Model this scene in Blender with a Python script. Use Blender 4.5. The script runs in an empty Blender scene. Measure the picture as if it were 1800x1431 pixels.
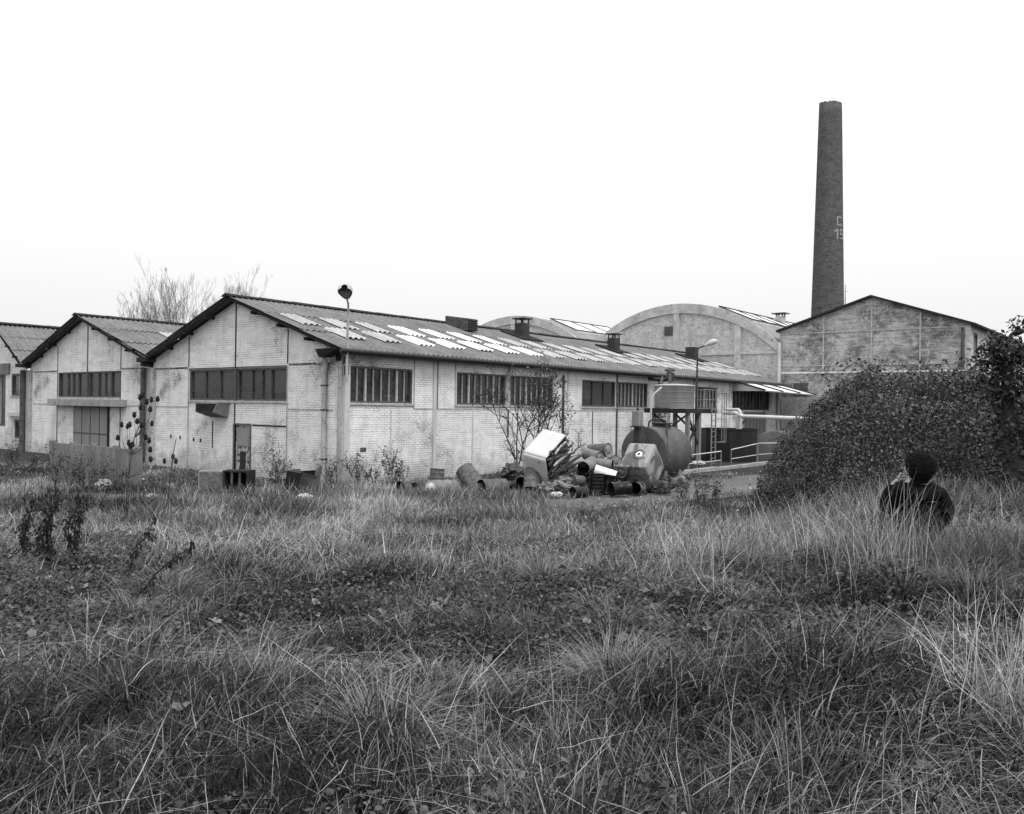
import bpy, math, random
import numpy as np
from mathutils import Matrix, Vector
R = math.radians
sc = bpy.context.scene
COL = sc.collection

# ------------------------------------------------------------------ camera, sky, sun
TH = .0145; F = 1477.0; CAM = (-17.42, -21.2, 2.6)
RV = (.6325, -.7746); FV = (.7746, .6325)          # camera right and forward on the ground plan
cam = bpy.data.cameras.new('camera'); co = bpy.data.objects.new('camera', cam); COL.objects.link(co)
_r = Vector((RV[0], RV[1], 0)); _f = Vector((FV[0], FV[1], 0)).normalized(); _u = Vector((0, 0, 1)); _r = _f.cross(_u)
r2 = _r * math.cos(TH) + _u * math.sin(TH); u2 = _u * math.cos(TH) - _r * math.sin(TH)
co.matrix_world = Matrix(((r2.x, u2.x, -_f.x, CAM[0]), (r2.y, u2.y, -_f.y, CAM[1]), (r2.z, u2.z, -_f.z, CAM[2]), (0, 0, 0, 1)))
cam.sensor_width = 36; cam.lens = F / 1800 * 36; cam.clip_end = 3000; cam.clip_start = .05
sc.camera = co

world = bpy.data.worlds.new('World'); sc.world = world; world.use_nodes = True
wn = world.node_tree.nodes; wl = world.node_tree.links; wn.clear()
SUN_EL, SUN_AZ = 58, None
sund = Vector((.5 * RV[0] - .82 * FV[0], .5 * RV[1] - .82 * FV[1], 0)).normalized()   # from behind the camera, a little to the right
sky = wn.new('ShaderNodeTexSky'); sky.sky_type = 'NISHITA'; sky.sun_disc = False
sky.sun_elevation = R(SUN_EL); sky.sun_rotation = math.atan2(sund.x, sund.y); sky.dust_density = 4
bw = wn.new('ShaderNodeRGBToBW'); mx = wn.new('ShaderNodeMix'); mx.data_type = 'FLOAT'
bg = wn.new('ShaderNodeBackground'); wo = wn.new('ShaderNodeOutputWorld')
tcw = wn.new('ShaderNodeTexCoord'); sepw = wn.new('ShaderNodeSeparateXYZ'); mrw = wn.new('ShaderNodeMapRange')
wl.new(tcw.outputs['Generated'], sepw.inputs[0]); wl.new(sepw.outputs['Z'], mrw.inputs[0])
mrw.inputs[1].default_value = 0; mrw.inputs[2].default_value = .5; mrw.inputs[3].default_value = 6.2; mrw.inputs[4].default_value = 10.5
wl.new(sky.outputs[0], bw.inputs[0]); wl.new(bw.outputs[0], mx.inputs[2]); wl.new(mrw.outputs[0], mx.inputs[3])
mx.inputs[0].default_value = .93                        # overcast: nearly all even cloud
wl.new(mx.outputs[0], bg.inputs[0]); bg.inputs[1].default_value = .1; wl.new(bg.outputs[0], wo.inputs[0])
sun = bpy.data.lights.new('sun', 'SUN'); sun.energy = 1.5; sun.angle = R(20); sun.color = (1, 1, 1)
so = bpy.data.objects.new('sun', sun); COL.objects.link(so)
sv = Vector((sund.x * math.cos(R(SUN_EL)), sund.y * math.cos(R(SUN_EL)), math.sin(R(SUN_EL))))
so.rotation_euler = sv.to_track_quat('Z', 'Y').to_euler(); so.location = (0, -30, 40)
sc.view_settings.view_transform = 'Standard'; sc.view_settings.look = 'None'
sc.view_settings.exposure = .45; sc.view_settings.gamma = 1

# ------------------------------------------------------------------ helpers
def A(a, d, z): return (CAM[0] + a * RV[0] + d * FV[0], CAM[1] + a * RV[1] + d * FV[1], z)
def P(x, y, d):
    dx = x - 900; dy = 715.5 - y
    u = (dx * math.cos(TH) - dy * math.sin(TH)) / F; v = (dy * math.cos(TH) + dx * math.sin(TH)) / F
    return A(u * d, d, CAM[2] + v * d)
def G(x, y, z=0):                                      # photo point on a level plane
    dx = x - 900; dy = 715.5 - y
    v = (dy * math.cos(TH) + dx * math.sin(TH)) / F
    return P(x, y, (z - CAM[2]) / v)
def DIR(a, u, d):                                      # direction given as right, up, depth
    return Vector((a * RV[0] + d * FV[0], a * RV[1] + d * FV[1], u))

def sstep(x, a, b):
    t = np.clip((np.asarray(x, float) - a) / (b - a), 0, 1); return t * t * (3 - 2 * t)
_ng = np.random.RandomState(5).rand(64, 64)
def vn(x, y):
    x = np.asarray(x, float); y = np.asarray(y, float)
    i = np.floor(x).astype(int); j = np.floor(y).astype(int); fx = x - i; fy = y - j
    fx = fx * fx * (3 - 2 * fx); fy = fy * fy * (3 - 2 * fy); i0 = i % 64; i1 = (i + 1) % 64; j0 = j % 64; j1 = (j + 1) % 64
    return (_ng[i0, j0] * (1 - fx) + _ng[i1, j0] * fx) * (1 - fy) + (_ng[i0, j1] * (1 - fx) + _ng[i1, j1] * fx) * fy
def fbm(x, y): return vn(x, y) * .55 + vn(x * 2.1 + 9, y * 2.1 + 4) * .28 + vn(x * 4.3 + 2, y * 4.3 + 17) * .17
def ground_z(a, d):                                    # grassy bank in front, level yard behind
    a = np.asarray(a, float); d = np.asarray(d, float)
    h = 1.0 + .33 * sstep(a, .5, 4.5)
    s0 = 6.8 + 7.5 * sstep(a, 3.2, 6); s1 = 18 + 5 * sstep(a, 4.3, 7.5)
    w = 1 - sstep((d - s0) / (s1 - s0), 0, 1)
    n = (fbm(a * .45 + 30, d * .45 + 11) - .5) * .4 + (fbm(a * 1.1 + 3, d * 1.1) - .5) * .42
    return w * (h + n * sstep(d, 0, 2))
def gz(a, d): return float(ground_z(a, d))
def AG(a, d, dz=0): return A(a, d, gz(a, d) + dz)

def tag(o, label=None, cat=None, group=None, kind=None):
    if label: o['label'] = label
    if cat: o['category'] = cat
    if group: o['group'] = group
    if kind: o['kind'] = kind
    return o
def thing(name, label, cat, loc=(0, 0, 0), group=None, rot=None):
    o = bpy.data.objects.new(name, None); COL.objects.link(o); o.location = loc; o.empty_display_size = .2
    if rot is not None: o.rotation_euler = rot
    return tag(o, label, cat, group)
def origin(o):
    v = Vector((0, 0, 0))
    while o is not None: v += o.location; o = o.parent
    return v
class MB:
    def __init__(s): s.v = []; s.f = []; s.sm = []
    def add(s, vs, fs, smooth=False):
        n = len(s.v); s.v += [tuple(p) for p in vs]; s.f += [tuple(i + n for i in q) for q in fs]; s.sm += [smooth] * len(fs); return s
    def box(s, x0, y0, z0, x1, y1, z1):
        if x0 > x1: x0, x1 = x1, x0
        if y0 > y1: y0, y1 = y1, y0
        if z0 > z1: z0, z1 = z1, z0
        return s.add([(x0, y0, z0), (x1, y0, z0), (x1, y1, z0), (x0, y1, z0), (x0, y0, z1), (x1, y0, z1), (x1, y1, z1), (x0, y1, z1)],
                     [(0, 3, 2, 1), (4, 5, 6, 7), (0, 1, 5, 4), (1, 2, 6, 5), (2, 3, 7, 6), (3, 0, 4, 7)])
    def obox(s, c, ax, ay, az):                        # centre and three half-axis vectors
        c = Vector(c); ax, ay, az = Vector(ax), Vector(ay), Vector(az)
        if ax.cross(ay).dot(az) < 0: az = -az
        q = [c + ax * i + ay * j + az * k for k in (-1, 1) for i, j in ((-1, -1), (1, -1), (1, 1), (-1, 1))]
        return s.add(q, [(0, 3, 2, 1), (4, 5, 6, 7), (0, 1, 5, 4), (1, 2, 6, 5), (2, 3, 7, 6), (3, 0, 4, 7)])
    def bar(s, p, q, w, h=None):
        p, q = Vector(p), Vector(q); d = q - p; h = h or w
        if d.length < 1e-6: return s
        n = d.normalized(); u = Vector((0, 0, 1)) if abs(n.z) < .95 else Vector((1, 0, 0))
        a = n.cross(u).normalized(); b = n.cross(a)
        return s.obox((p + q) / 2, d / 2, a * w / 2, b * h / 2)
    def tube(s, pts, rad, n=8, caps=True, smooth=True):
        pts = [Vector(p) for p in pts]; k = len(pts)
        rad = rad if hasattr(rad, '__len__') else [rad] * k
        vs = []; a = None
        for i, p in enumerate(pts):
            t = (pts[min(i + 1, k - 1)] - pts[max(i - 1, 0)]).normalized()
            if a is None:
                u = Vector((0, 0, 1)) if abs(t.z) < .9 else Vector((1, 0, 0)); a = t.cross(u).normalized()
            a = (a - t * a.dot(t)).normalized(); b = t.cross(a)
            vs += [p + (a * math.cos(2 * math.pi * j / n) + b * math.sin(2 * math.pi * j / n)) * rad[i] for j in range(n)]
        fs = [(i * n + j, i * n + (j + 1) % n, (i + 1) * n + (j + 1) % n, (i + 1) * n + j) for i in range(k - 1) for j in range(n)]
        s.add(vs, fs, smooth)
        if caps:
            s.add(vs[:n], [tuple(range(n))[::-1]]); s.add(vs[-n:], [tuple(range(n))])
        return s
    def lathe(s, prof, n=20, o=(0, 0, 0), smooth=True): # (r, z) pairs about local z
        vs = [(o[0] + r * math.cos(2 * math.pi * j / n), o[1] + r * math.sin(2 * math.pi * j / n), o[2] + z) for r, z in prof for j in range(n)]
        return s.add(vs, [(i * n + j, i * n + (j + 1) % n, (i + 1) * n + (j + 1) % n, (i + 1) * n + j) for i in range(len(prof) - 1) for j in range(n)], smooth)
    def quad(s, a, b, c, d): return s.add([a, b, c, d], [(0, 1, 2, 3)])
    def build(s, name, mat, parent=None, local=False, bevel=0):
        me = bpy.data.meshes.new(name); v = s.v
        if parent is not None and not local:
            o = origin(parent); v = [(p[0] - o.x, p[1] - o.y, p[2] - o.z) for p in v]
        me.from_pydata(v, [], s.f); me.materials.append(mat)
        if any(s.sm): me.polygons.foreach_set('use_smooth', s.sm)
        me.update(); ob = bpy.data.objects.new(name, me); COL.objects.link(ob)
        if parent is not None: ob.parent = parent
        if bevel:
            m = ob.modifiers.new('bevel', 'BEVEL'); m.width = bevel; m.segments = 2; m.limit_method = 'ANGLE'
        return ob
def npmesh(name, verts, tris=None, quads=None, mat=None, tone=None, parent=None, smooth=False):
    me = bpy.data.meshes.new(name); nv = len(verts)
    parts = []; starts = []; off = 0
    if quads is not None and len(quads): parts.append(quads.reshape(-1)); starts.append(np.arange(len(quads)) * 4); off = len(quads) * 4
    if tris is not None and len(tris): parts.append(tris.reshape(-1)); starts.append(np.arange(len(tris)) * 3 + off)
    li = np.concatenate(parts).astype(np.int32); ls = np.concatenate(starts).astype(np.int32)
    if parent is not None:
        o = origin(parent); verts = verts - np.array((o.x, o.y, o.z))
    me.vertices.add(nv); me.vertices.foreach_set('co', verts.astype(np.float32).reshape(-1))
    me.loops.add(len(li)); me.loops.foreach_set('vertex_index', li)
    me.polygons.add(len(ls)); me.polygons.foreach_set('loop_start', ls)
    if smooth: me.polygons.foreach_set('use_smooth', np.ones(len(ls), bool))
    if tone is not None:
        at = me.attributes.new('tone', 'FLOAT', 'POINT'); at.data.foreach_set('value', tone.astype(np.float32))
    me.update(calc_edges=True); me.materials.append(mat)
    ob = bpy.data.objects.new(name, me); COL.objects.link(ob)
    if parent is not None: ob.parent = parent
    return ob

# ------------------------------------------------------------------ materials (grey values only: the place is shown in black and white)
class NT:
    def __init__(s, name, rough=.85, spec=.3, metal=0):
        s.m = bpy.data.materials.new(name); s.m.use_nodes = True; s.t = s.m.node_tree
        s.b = s.t.nodes['Principled BSDF']; s.b.inputs['Roughness'].default_value = rough
        s.b.inputs['Specular IOR Level'].default_value = spec; s.b.inputs['Metallic'].default_value = metal
        s.tc = s.t.nodes.new('ShaderNodeTexCoord'); s.obj = s.tc.outputs['Object']
    def n(s, ty, **k):
        o = s.t.nodes.new(ty)
        for a, b in k.items(): setattr(o, a, b)
        return o
    def L(s, a, b): s.t.links.new(a, b)
    def map(s, scale=(1, 1, 1), loc=(0, 0, 0), rot=(0, 0, 0), src=None):
        m = s.n('ShaderNodeMapping'); m.inputs['Scale'].default_value = scale; m.inputs['Location'].default_value = loc; m.inputs['Rotation'].default_value = rot
        s.L(src or s.obj, m.inputs[0]); return m.outputs[0]
    def noise(s, scale=5, detail=6, rough=.6, vec=None, dist=0):
        n = s.n('ShaderNodeTexNoise'); n.inputs['Scale'].default_value = scale; n.inputs['Detail'].default_value = detail
        n.inputs['Roughness'].default_value = rough; n.inputs['Distortion'].default_value = dist; s.L(vec or s.obj, n.inputs['Vector']); return n.outputs['Fac']
    def mr(s, v, a, b, c=0, d=1):
        m = s.n('ShaderNodeMapRange'); m.inputs[1].default_value = a; m.inputs[2].default_value = b; m.inputs[3].default_value = c; m.inputs[4].default_value = d
        s.L(v, m.inputs[0]); return m.outputs[0]
    def math(s, op, a, b=None):
        m = s.n('ShaderNodeMath', operation=op)
        for i, v in enumerate((a, b)):
            if v is None: continue
            if isinstance(v, (int, float)): m.inputs[i].default_value = v
            else: s.L(v, m.inputs[i])
        return m.outputs[0]
    def mix(s, f, a, b):
        m = s.n('ShaderNodeMix', data_type='FLOAT')
        for i, v in ((0, f), (2, a), (3, b)):
            if isinstance(v, (int, float)): m.inputs[i].default_value = v
            else: s.L(v, m.inputs[i])
        return m.outputs[0]
    def col(s, v):
        c = s.n('ShaderNodeCombineColor')
        for i in range(3):
            if isinstance(v, (int, float)): c.inputs[i].default_value = v
            else: s.L(v, c.inputs[i])
        s.L(c.outputs[0], s.b.inputs['Base Color']); return s
    def bump(s, h, dist=.01, st=.6):
        b = s.n('ShaderNodeBump'); b.inputs['Distance'].default_value = dist; b.inputs['Strength'].default_value = st
        s.L(h, b.inputs['Height']); s.L(b.outputs[0], s.b.inputs['Normal']); return s
def plain(name, v, var=.25, scale=4, rough=.8, spec=.3, metal=0, bump=0, streak=False, worn=None):
    t = NT(name, rough, spec, metal)
    vec = t.map((1, 1, .18)) if streak else None
    n = t.noise(scale, 7, .65, vec)
    c = t.mr(n, .3, .7, v * (1 - var), v * (1 + var))
    if worn:
        n2 = t.noise(scale * 2.3, 8, .7); c = t.mix(t.mr(n2, worn[1], worn[1] + .06), c, worn[0])
    t.col(c)
    if bump: t.bump(n, bump)
    return t.m
def wallvec(t):
    sp = t.n('ShaderNodeSeparateXYZ'); t.L(t.obj, sp.inputs[0]); cb = t.n('ShaderNodeCombineXYZ')
    t.L(t.math('ADD', sp.outputs[0], sp.outputs[1]), cb.inputs[0]); t.L(sp.outputs[2], cb.inputs[1]); return cb.outputs[0], sp.outputs[2]
def brickmat(name, paint, brick, mortar, worn, wornw=.05, mort_amt=.55, rough=.9, stain=.35, bw_=.225, rh=.078, dirtz=True, hs=0):
    t = NT(name, rough, .15); vec, zz = wallvec(t)
    wob = t.n('ShaderNodeTexNoise'); wob.inputs['Scale'].default_value = 3.5; wob.inputs['Detail'].default_value = 2; t.L(vec, wob.inputs['Vector'])
    vm = t.n('ShaderNodeVectorMath', operation='MULTIPLY_ADD'); t.L(wob.outputs['Color'], vm.inputs[0]); vm.inputs[1].default_value = (.02, .014, 0); t.L(vec, vm.inputs[2])
    b = t.n('ShaderNodeTexBrick'); b.inputs['Scale'].default_value = 1; b.inputs['Brick Width'].default_value = bw_; b.inputs['Row Height'].default_value = rh
    b.inputs['Mortar Size'].default_value = .009; b.inputs['Mortar Smooth'].default_value = .35; b.inputs['Bias'].default_value = 0
    b.inputs['Color1'].default_value = (0, 0, 0, 1); b.inputs['Color2'].default_value = (1, 1, 1, 1); b.inputs['Mortar'].default_value = (.5, .5, .5, 1)
    t.L(vm.outputs[0], b.inputs['Vector']); m = b.outputs['Fac']; rnd = t.n('ShaderNodeRGBToBW'); t.L(b.outputs['Color'], rnd.inputs[0]); rnd = rnd.outputs[0]
    big = t.noise(.45, 6, .62, vec); mid = t.noise(2.2, 7, .7, vec, .4); fine = t.noise(14, 6, .7, vec)
    streak = t.noise(1.6, 5, .6, t.map((1.6, .16, 1), src=vec))
    pc = t.mix(t.mr(mid, .35, .7), paint * .84, paint * 1.08)
    pc = t.mix(t.mr(streak, .5, .75, 0, stain), pc, paint * .45)
    pc = t.mix(t.mr(rnd, 0, 1, 0, .13), pc, paint * .62)
    bc = t.mix(rnd, brick * .6, brick * 1.5)
    wsum = t.math('ADD', t.math('MULTIPLY', big, .55), t.math('ADD', t.math('MULTIPLY', mid, .25), t.math('MULTIPLY', fine, .28)))
    wm = t.mr(wsum, worn, worn + wornw)
    wm = t.math('MINIMUM', t.math('ADD', wm, t.math('MULTIPLY', t.mr(fine, .62, .66), t.mr(rnd, .55, .9, 0, .55))), 1)
    c = t.mix(wm, pc, bc)
    mm = t.math('MULTIPLY', m, t.mr(t.noise(1.3, 6, .7, t.map((.5, 2.2, 1), src=vec)), .44, .6, .04, mort_amt))
    c = t.mix(mm, c, mortar)
    if hs: c = t.mix(t.mr(t.noise(1.0, 6, .75, t.map((.9, 7, 1), src=vec)), .5, .6, 0, hs), c, brick * .55); c = t.mix(t.mr(t.noise(2.6, 9, .8, vec), .52, .58, 0, .75), c, paint * .95); c = t.mix(t.mr(t.noise(6.5, 8, .8, t.map((1, 2.5, 1), src=vec)), .56, .62, 0, .6), c, brick * .7)
    if dirtz:
        dz = t.math('MULTIPLY', t.mr(t.math('ADD', zz, t.mr(mid, .3, .7, -.5, .5)), 0, .9, .6, 0), 1); c = t.mix(dz, c, paint * .3)
    t.col(c); t.bump(t.math('ADD', t.math('MULTIPLY', m, -1), t.math('MULTIPLY', fine, .5)), .012, .9); return t.m
M = {}
M['white_brick'] = brickmat('whitewashed_brick', .88, .2, .13, .56, .1, .8, stain=.5)
M['hall_brick'] = brickmat('weathered_brick', .6, .13, .55, .47, .13, .8, stain=.3, dirtz=False, rh=.12, bw_=.3, hs=.55)
M['stack_brick'] = brickmat('chimney_brick', .085, .062, .04, .5, .1, .5, bw_=.3, rh=.1, stain=.2, dirtz=False)
def render_mat():
    t = NT('grey_render', .92, .15); vec, zz = wallvec(t)
    a = t.noise(.6, 8, .68, vec, .5); b_ = t.noise(5, 8, .75, vec); s_ = t.noise(1.5, 5, .6, t.map((1.4, .15, 1), src=vec))
    c = t.mr(a, .32, .68, .4, .66); c = t.mix(t.mr(b_, .46, .6, 0, .7), c, .24); c = t.mix(t.mr(t.noise(2.2, 9, .8, vec), .53, .6, 0, .6), c, .68); c = t.mix(t.mr(s_, .52, .75, 0, .5), c, .18)
    br = t.n('ShaderNodeTexBrick'); br.inputs['Scale'].default_value = 1; br.inputs['Brick Width'].default_value = .24; br.inputs['Row Height'].default_value = .08; br.inputs['Mortar Size'].default_value = .012
    t.L(vec, br.inputs['Vector']); c = t.mix(t.math('MULTIPLY', br.outputs['Fac'], t.mr(a, .5, .62, 0, .4)), c, .14)
    t.col(c); t.bump(b_, .02, .5); return t.m
M['render'] = render_mat()
def roof_mat(name, lo, hi, moss=.06, mossa=.5):
    t = NT(name, .93, .1); a = t.noise(.9, 8, .7); f_ = t.noise(9, 8, .75); st = t.noise(3.2, 6, .65, t.map((2.4, .25, .5)))
    c = t.mr(a, .3, .7, lo, hi); c = t.mix(t.mr(f_, .48, .62, 0, mossa), c, moss); c = t.mix(t.mr(st, .5, .72, 0, .5), c, hi * 1.5)
    t.col(c); t.bump(f_, .006, .6); return t.m
M['roof'] = roof_mat('corrugated_fibre_cement', .13, .22)
M['roof_grey'] = roof_mat('barrel_roofing', .2, .3, .1, .3)
M['sky_old'] = roof_mat('aged_translucent_sheet', .34, .46, .16, .45)
M['sky_new'] = roof_mat('new_translucent_sheet', .6, .88, .34, .35)
M['dark_metal'] = plain('dark_painted_steel', .028, .4, 6, .6, .4)
M['black'] = plain('black_coating', .009, .5, 4, .55, .4, streak=True)
M['rust'] = plain('rusty_steel', .085, .5, 5, .85, .2, bump=.004, worn=(.04, .55))
M['grey_metal'] = plain('grey_painted_steel', .2, .3, 5, .6, .4, worn=(.07, .6), streak=True)
M['pale_metal'] = plain('pale_painted_steel', .52, .2, 5, .6, .4, worn=(.15, .62), streak=True)
M['post'] = plain('flaking_painted_post', .4, .3, 5, .8, .2, streak=True, worn=(.1, .56))
M['rake'] = plain('tarred_verge_board', .03, .5, 5, .9, .1, bump=.004)
M['sooty'] = plain('sooty_lintel_line', .06, .6, 5, .9, .1, worn=(.5, .52))
M['frame'] = plain('window_frame_paint', .085, .4, 8, .7, .3, worn=(.3, .64))
M['bar'] = plain('glazing_bar_paint', .42, .3, 8, .6, .3, worn=(.08, .62))
M['concrete'] = plain('stained_concrete', .17, .4, 2.5, .95, .1, bump=.01, streak=True, worn=(.09, .6))
M['door'] = plain('grey_door_paint', .24, .15, 2, .7, .3, streak=True, worn=(.08, .66))
M['wood'] = plain('weathered_timber', .085, .7, 7, .95, .1, bump=.004, worn=(.035, .56))
M['glass'] = None
def glass_mat():
    t = NT('dirty_dark_glass', .18, .5); vec, zz = wallvec(t); a = t.noise(1.4, 7, .7, None, 1.2); c = t.mr(a, .35, .7, .008, .055)
    sn = t.n('ShaderNodeVectorMath', operation='SNAP'); t.L(vec, sn.inputs[0]); sn.inputs[1].default_value = (.52, 3, 1); wn_ = t.n('ShaderNodeTexWhiteNoise'); t.L(sn.outputs[0], wn_.inputs['Vector'])
    c = t.mix(t.mr(wn_.outputs['Value'], .6, 1, 0, .6), c, .07); c = t.mix(t.mr(t.noise(9, 8, .8), .55, .75, 0, .35), c, .12); t.col(c); t.L(t.mr(a, .3, .7, .12, .4), t.b.inputs['Roughness']); t.bump(t.noise(1.1, 3, .5), .02, .25); return t.m
M['glass'] = glass_mat()
def tank_mat(name, hi, lo, thr):
    t = NT(name, .55, .4); a = t.noise(2.2, 8, .62, None, .8); c = t.mix(t.mr(a, thr, thr + .08), hi, lo); c = t.mix(t.mr(t.noise(16, 5, .7), .45, .7, 0, .3), c, hi * .5); t.col(c); return t.m
M['tank_white'] = plain('pale_tank_plastic', .54, .06, 2, .5, .4, worn=(.2, .72))
M['tank_rust'] = tank_mat('blistered_tank_paint', .3, .085, .47)
M['tank_dark'] = plain('dark_tank_paint', .072, .45, 2.2, .6, .4, worn=(.13, .55), streak=True)
M['drum_grey'] = plain('grey_drum_paint', .11, .5, 6, .65, .35, worn=(.045, .53), bump=.003)
M['drum_mid'] = plain('faded_drum_paint', .19, .35, 5, .65, .35, worn=(.08, .55), bump=.003)
M['drum_white'] = plain('white_drum_paint', .8, .08, 5, .5, .4, worn=(.3, .66))
M['drum_black'] = plain('black_drum_paint', .009, .4, 6, .35, .25)
M['inside'] = plain('near_black_inside', .012, .4, 6, .9, .1)  # near-black, for hollow insides and a few dark sheets
M['paper'] = plain('white_paper_label', .85, .05, 5, .7, .2)
M['concrete2'] = plain('arch_concrete', .46, .3, 1.4, .95, .1, bump=.01, worn=(.2, .6))
M['curb'] = plain('kerb_concrete', .3, .3, 3, .95, .1, bump=.01)
M['rag'] = plain('dirty_sheeting', .2, .6, 4, .9, .1, bump=.02)
def tone_mat(name, lo, hi, rough=.75, spec=.25, trans=.25):
    t = NT(name, rough, spec); at = t.n('ShaderNodeAttribute'); at.attribute_name = 'tone'
    v = t.mr(at.outputs['Fac'], 0, 1, lo, hi); t.col(v)
    if trans:
        tr = t.n('ShaderNodeBsdfTranslucent'); c = t.n('ShaderNodeCombineColor')
        for i in range(3): t.L(v, c.inputs[i])
        t.L(c.outputs[0], tr.inputs[0]); ms = t.n('ShaderNodeMixShader'); ms.inputs[0].default_value = trans
        out = t.t.nodes['Material Output']; t.L(t.b.outputs[0], ms.inputs[1]); t.L(tr.outputs[0], ms.inputs[2]); t.L(ms.outputs[0], out.inputs[0])
    return t.m
M['grass'] = tone_mat('grass_blades', .010, .6, trans=.08)
M['leaf'] = tone_mat('bramble_leaves', .012, .16, .42, .45, .1)
M['deadleaf'] = tone_mat('dead_leaves', .03, .4, .8, .2, .15)
M['bark'] = plain('bark', .06, .4, 20, .95, .1)
M['twig'] = plain('far_twig', .22, .3, 3, .95, .1)
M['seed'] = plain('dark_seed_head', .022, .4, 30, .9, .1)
M['stalk'] = plain('dry_stalk', .07, .4, 20, .9, .1)
def soil():
    t = NT('dark_soil', .97, .1); a = t.noise(.5, 8, .65); b_ = t.noise(11, 9, .75)
    c = t.mr(a, .3, .7, .03, .06); c = t.mix(t.mr(b_, .45, .7, 0, .6), c, .015); t.col(c); t.bump(b_, .04, .8); return t.m
M['soil'] = soil()
def road():
    t = NT('damp_dirt_track', .9, .2); a = t.noise(.35, 7, .6); b_ = t.noise(22, 8, .7); s_ = t.noise(1.3, 5, .6, t.map((.35, 1.6, 1)))
    c = t.mr(a, .3, .7, .085, .15); c = t.mix(t.mr(s_, .5, .7, 0, .4), c, .07); c = t.mix(t.mr(b_, .55, .66, 0, .4), c, .26); t.col(c); t.bump(b_, .02, .6); return t.m
M['road'] = road()

# ------------------------------------------------------------------ ground, one sheet to the horizon
def axis(vals):
    out = []
    for (a, b, st) in vals: out += list(np.arange(a, b, st))
    return np.array(out + [vals[-1][1]])
ga = axis([(-900, -100, 100), (-100, -40, 10), (-40, -16, 2), (-16, 18, .22), (18, 44, 2), (44, 100, 8), (100, 900, 100)])
gd = axis([(-60, -4, 4), (-4, 24, .22), (24, 60, 2), (60, 140, 10), (140, 1800, 150)])
Ag, Dg = np.meshgrid(ga, gd); Z = ground_z(Ag, Dg)
vx = CAM[0] + Ag * RV[0] + Dg * FV[0]; vy = CAM[1] + Ag * RV[1] + Dg * FV[1]
nv = np.stack([vx, vy, Z], -1).reshape(-1, 3); W_ = len(ga)
ii, jj = np.meshgrid(np.arange(len(gd) - 1), np.arange(W_ - 1), indexing='ij'); q = ii * W_ + jj
tag(npmesh('ground', nv, quads=np.stack([q, q + 1, q + W_ + 1, q + W_], -1).reshape(-1, 4), mat=M['soil'], smooth=True), kind='structure')
def in_road(a, d):
    a = np.asarray(a, float); d = np.asarray(d, float); w = (fbm(a * .5 + 7, d * .5 + 3) - .5) * 1.4
    dc = 22.9 + .82 * np.maximum(a, 0) - .08 * np.minimum(a, 0) * 0          # centre line, bending away on the right
    hw = np.where(a > 1.0, 2.2, np.where(a > -3.6, 0, np.where(a > -7, .45, .7))) * (.8 + .5 * vn(a * 1.7 + 5, d * 1.7))
    return np.abs(d - dc + w * .4) < hw
# the track itself: a thin sheet over the level yard
ra = np.arange(-22, 30, .5); rv = []; rf = []
for a in ra:
    dc = 22.9 + .82 * max(a, 0); w = (float(fbm(a * .5 + 7, dc * .5 + 3)) - .5) * .6; h_ = 3.1 if a > 0 else 1.5 + 1.6 * max(0, 1 + a / 3)
    rv += [A(a, dc - h_ - w, gz(a, dc - h_ - w) + .006), A(a, dc - h_ * .5 - w, gz(a, dc - h_ * .5 - w) + .006), A(a, dc + h_ + w, .006)]
for i in range(len(ra) - 1):
    k = i * 3; rf += [(k, k + 3, k + 4, k + 1), (k + 1, k + 4, k + 5, k + 2)]
mb = MB(); mb.add(rv, rf, True); tag(mb.build('dirt_road', M['road']), kind='structure')

# ------------------------------------------------------------------ building helpers
def holes_wall(mb, fixed, axis_, u0, u1, z0, z1, holes, out, depth=.14):
    """rectangular wall on x=fixed (axis_='y') or y=fixed (axis_='x'); out = outward sign; holes=(u0,u1,z0,z1)"""
    us = sorted({u0, u1, *[h[0] for h in holes], *[h[1] for h in holes]}); zs = sorted({z0, z1, *[h[2] for h in holes], *[h[3] for h in holes]})
    def pt(u, z, off=0):
        return (fixed - out * off, u, z) if axis_ == 'y' else (u, fixed - out * off, z)
    for i in range(len(us) - 1):
        for j in range(len(zs) - 1):
            cu = (us[i] + us[i + 1]) / 2; cz = (zs[j] + zs[j + 1]) / 2
            if any(h[0] < cu < h[1] and h[2] < cz < h[3] for h in holes): continue
            mb.quad(pt(us[i], zs[j]), pt(us[i + 1], zs[j]), pt(us[i + 1], zs[j + 1]), pt(us[i], zs[j + 1]))
    for h in holes:
        a, b, c, d = h
        mb.quad(pt(a, c), pt(b, c), pt(b, c, depth), pt(a, c, depth)); mb.quad(pt(a, d), pt(b, d), pt(b, d, depth), pt(a, d, depth))
        mb.quad(pt(a, c), pt(a, d), pt(a, d, depth), pt(a, c, depth)); mb.quad(pt(b, c), pt(b, d), pt(b, d, depth), pt(b, c, depth))
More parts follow.
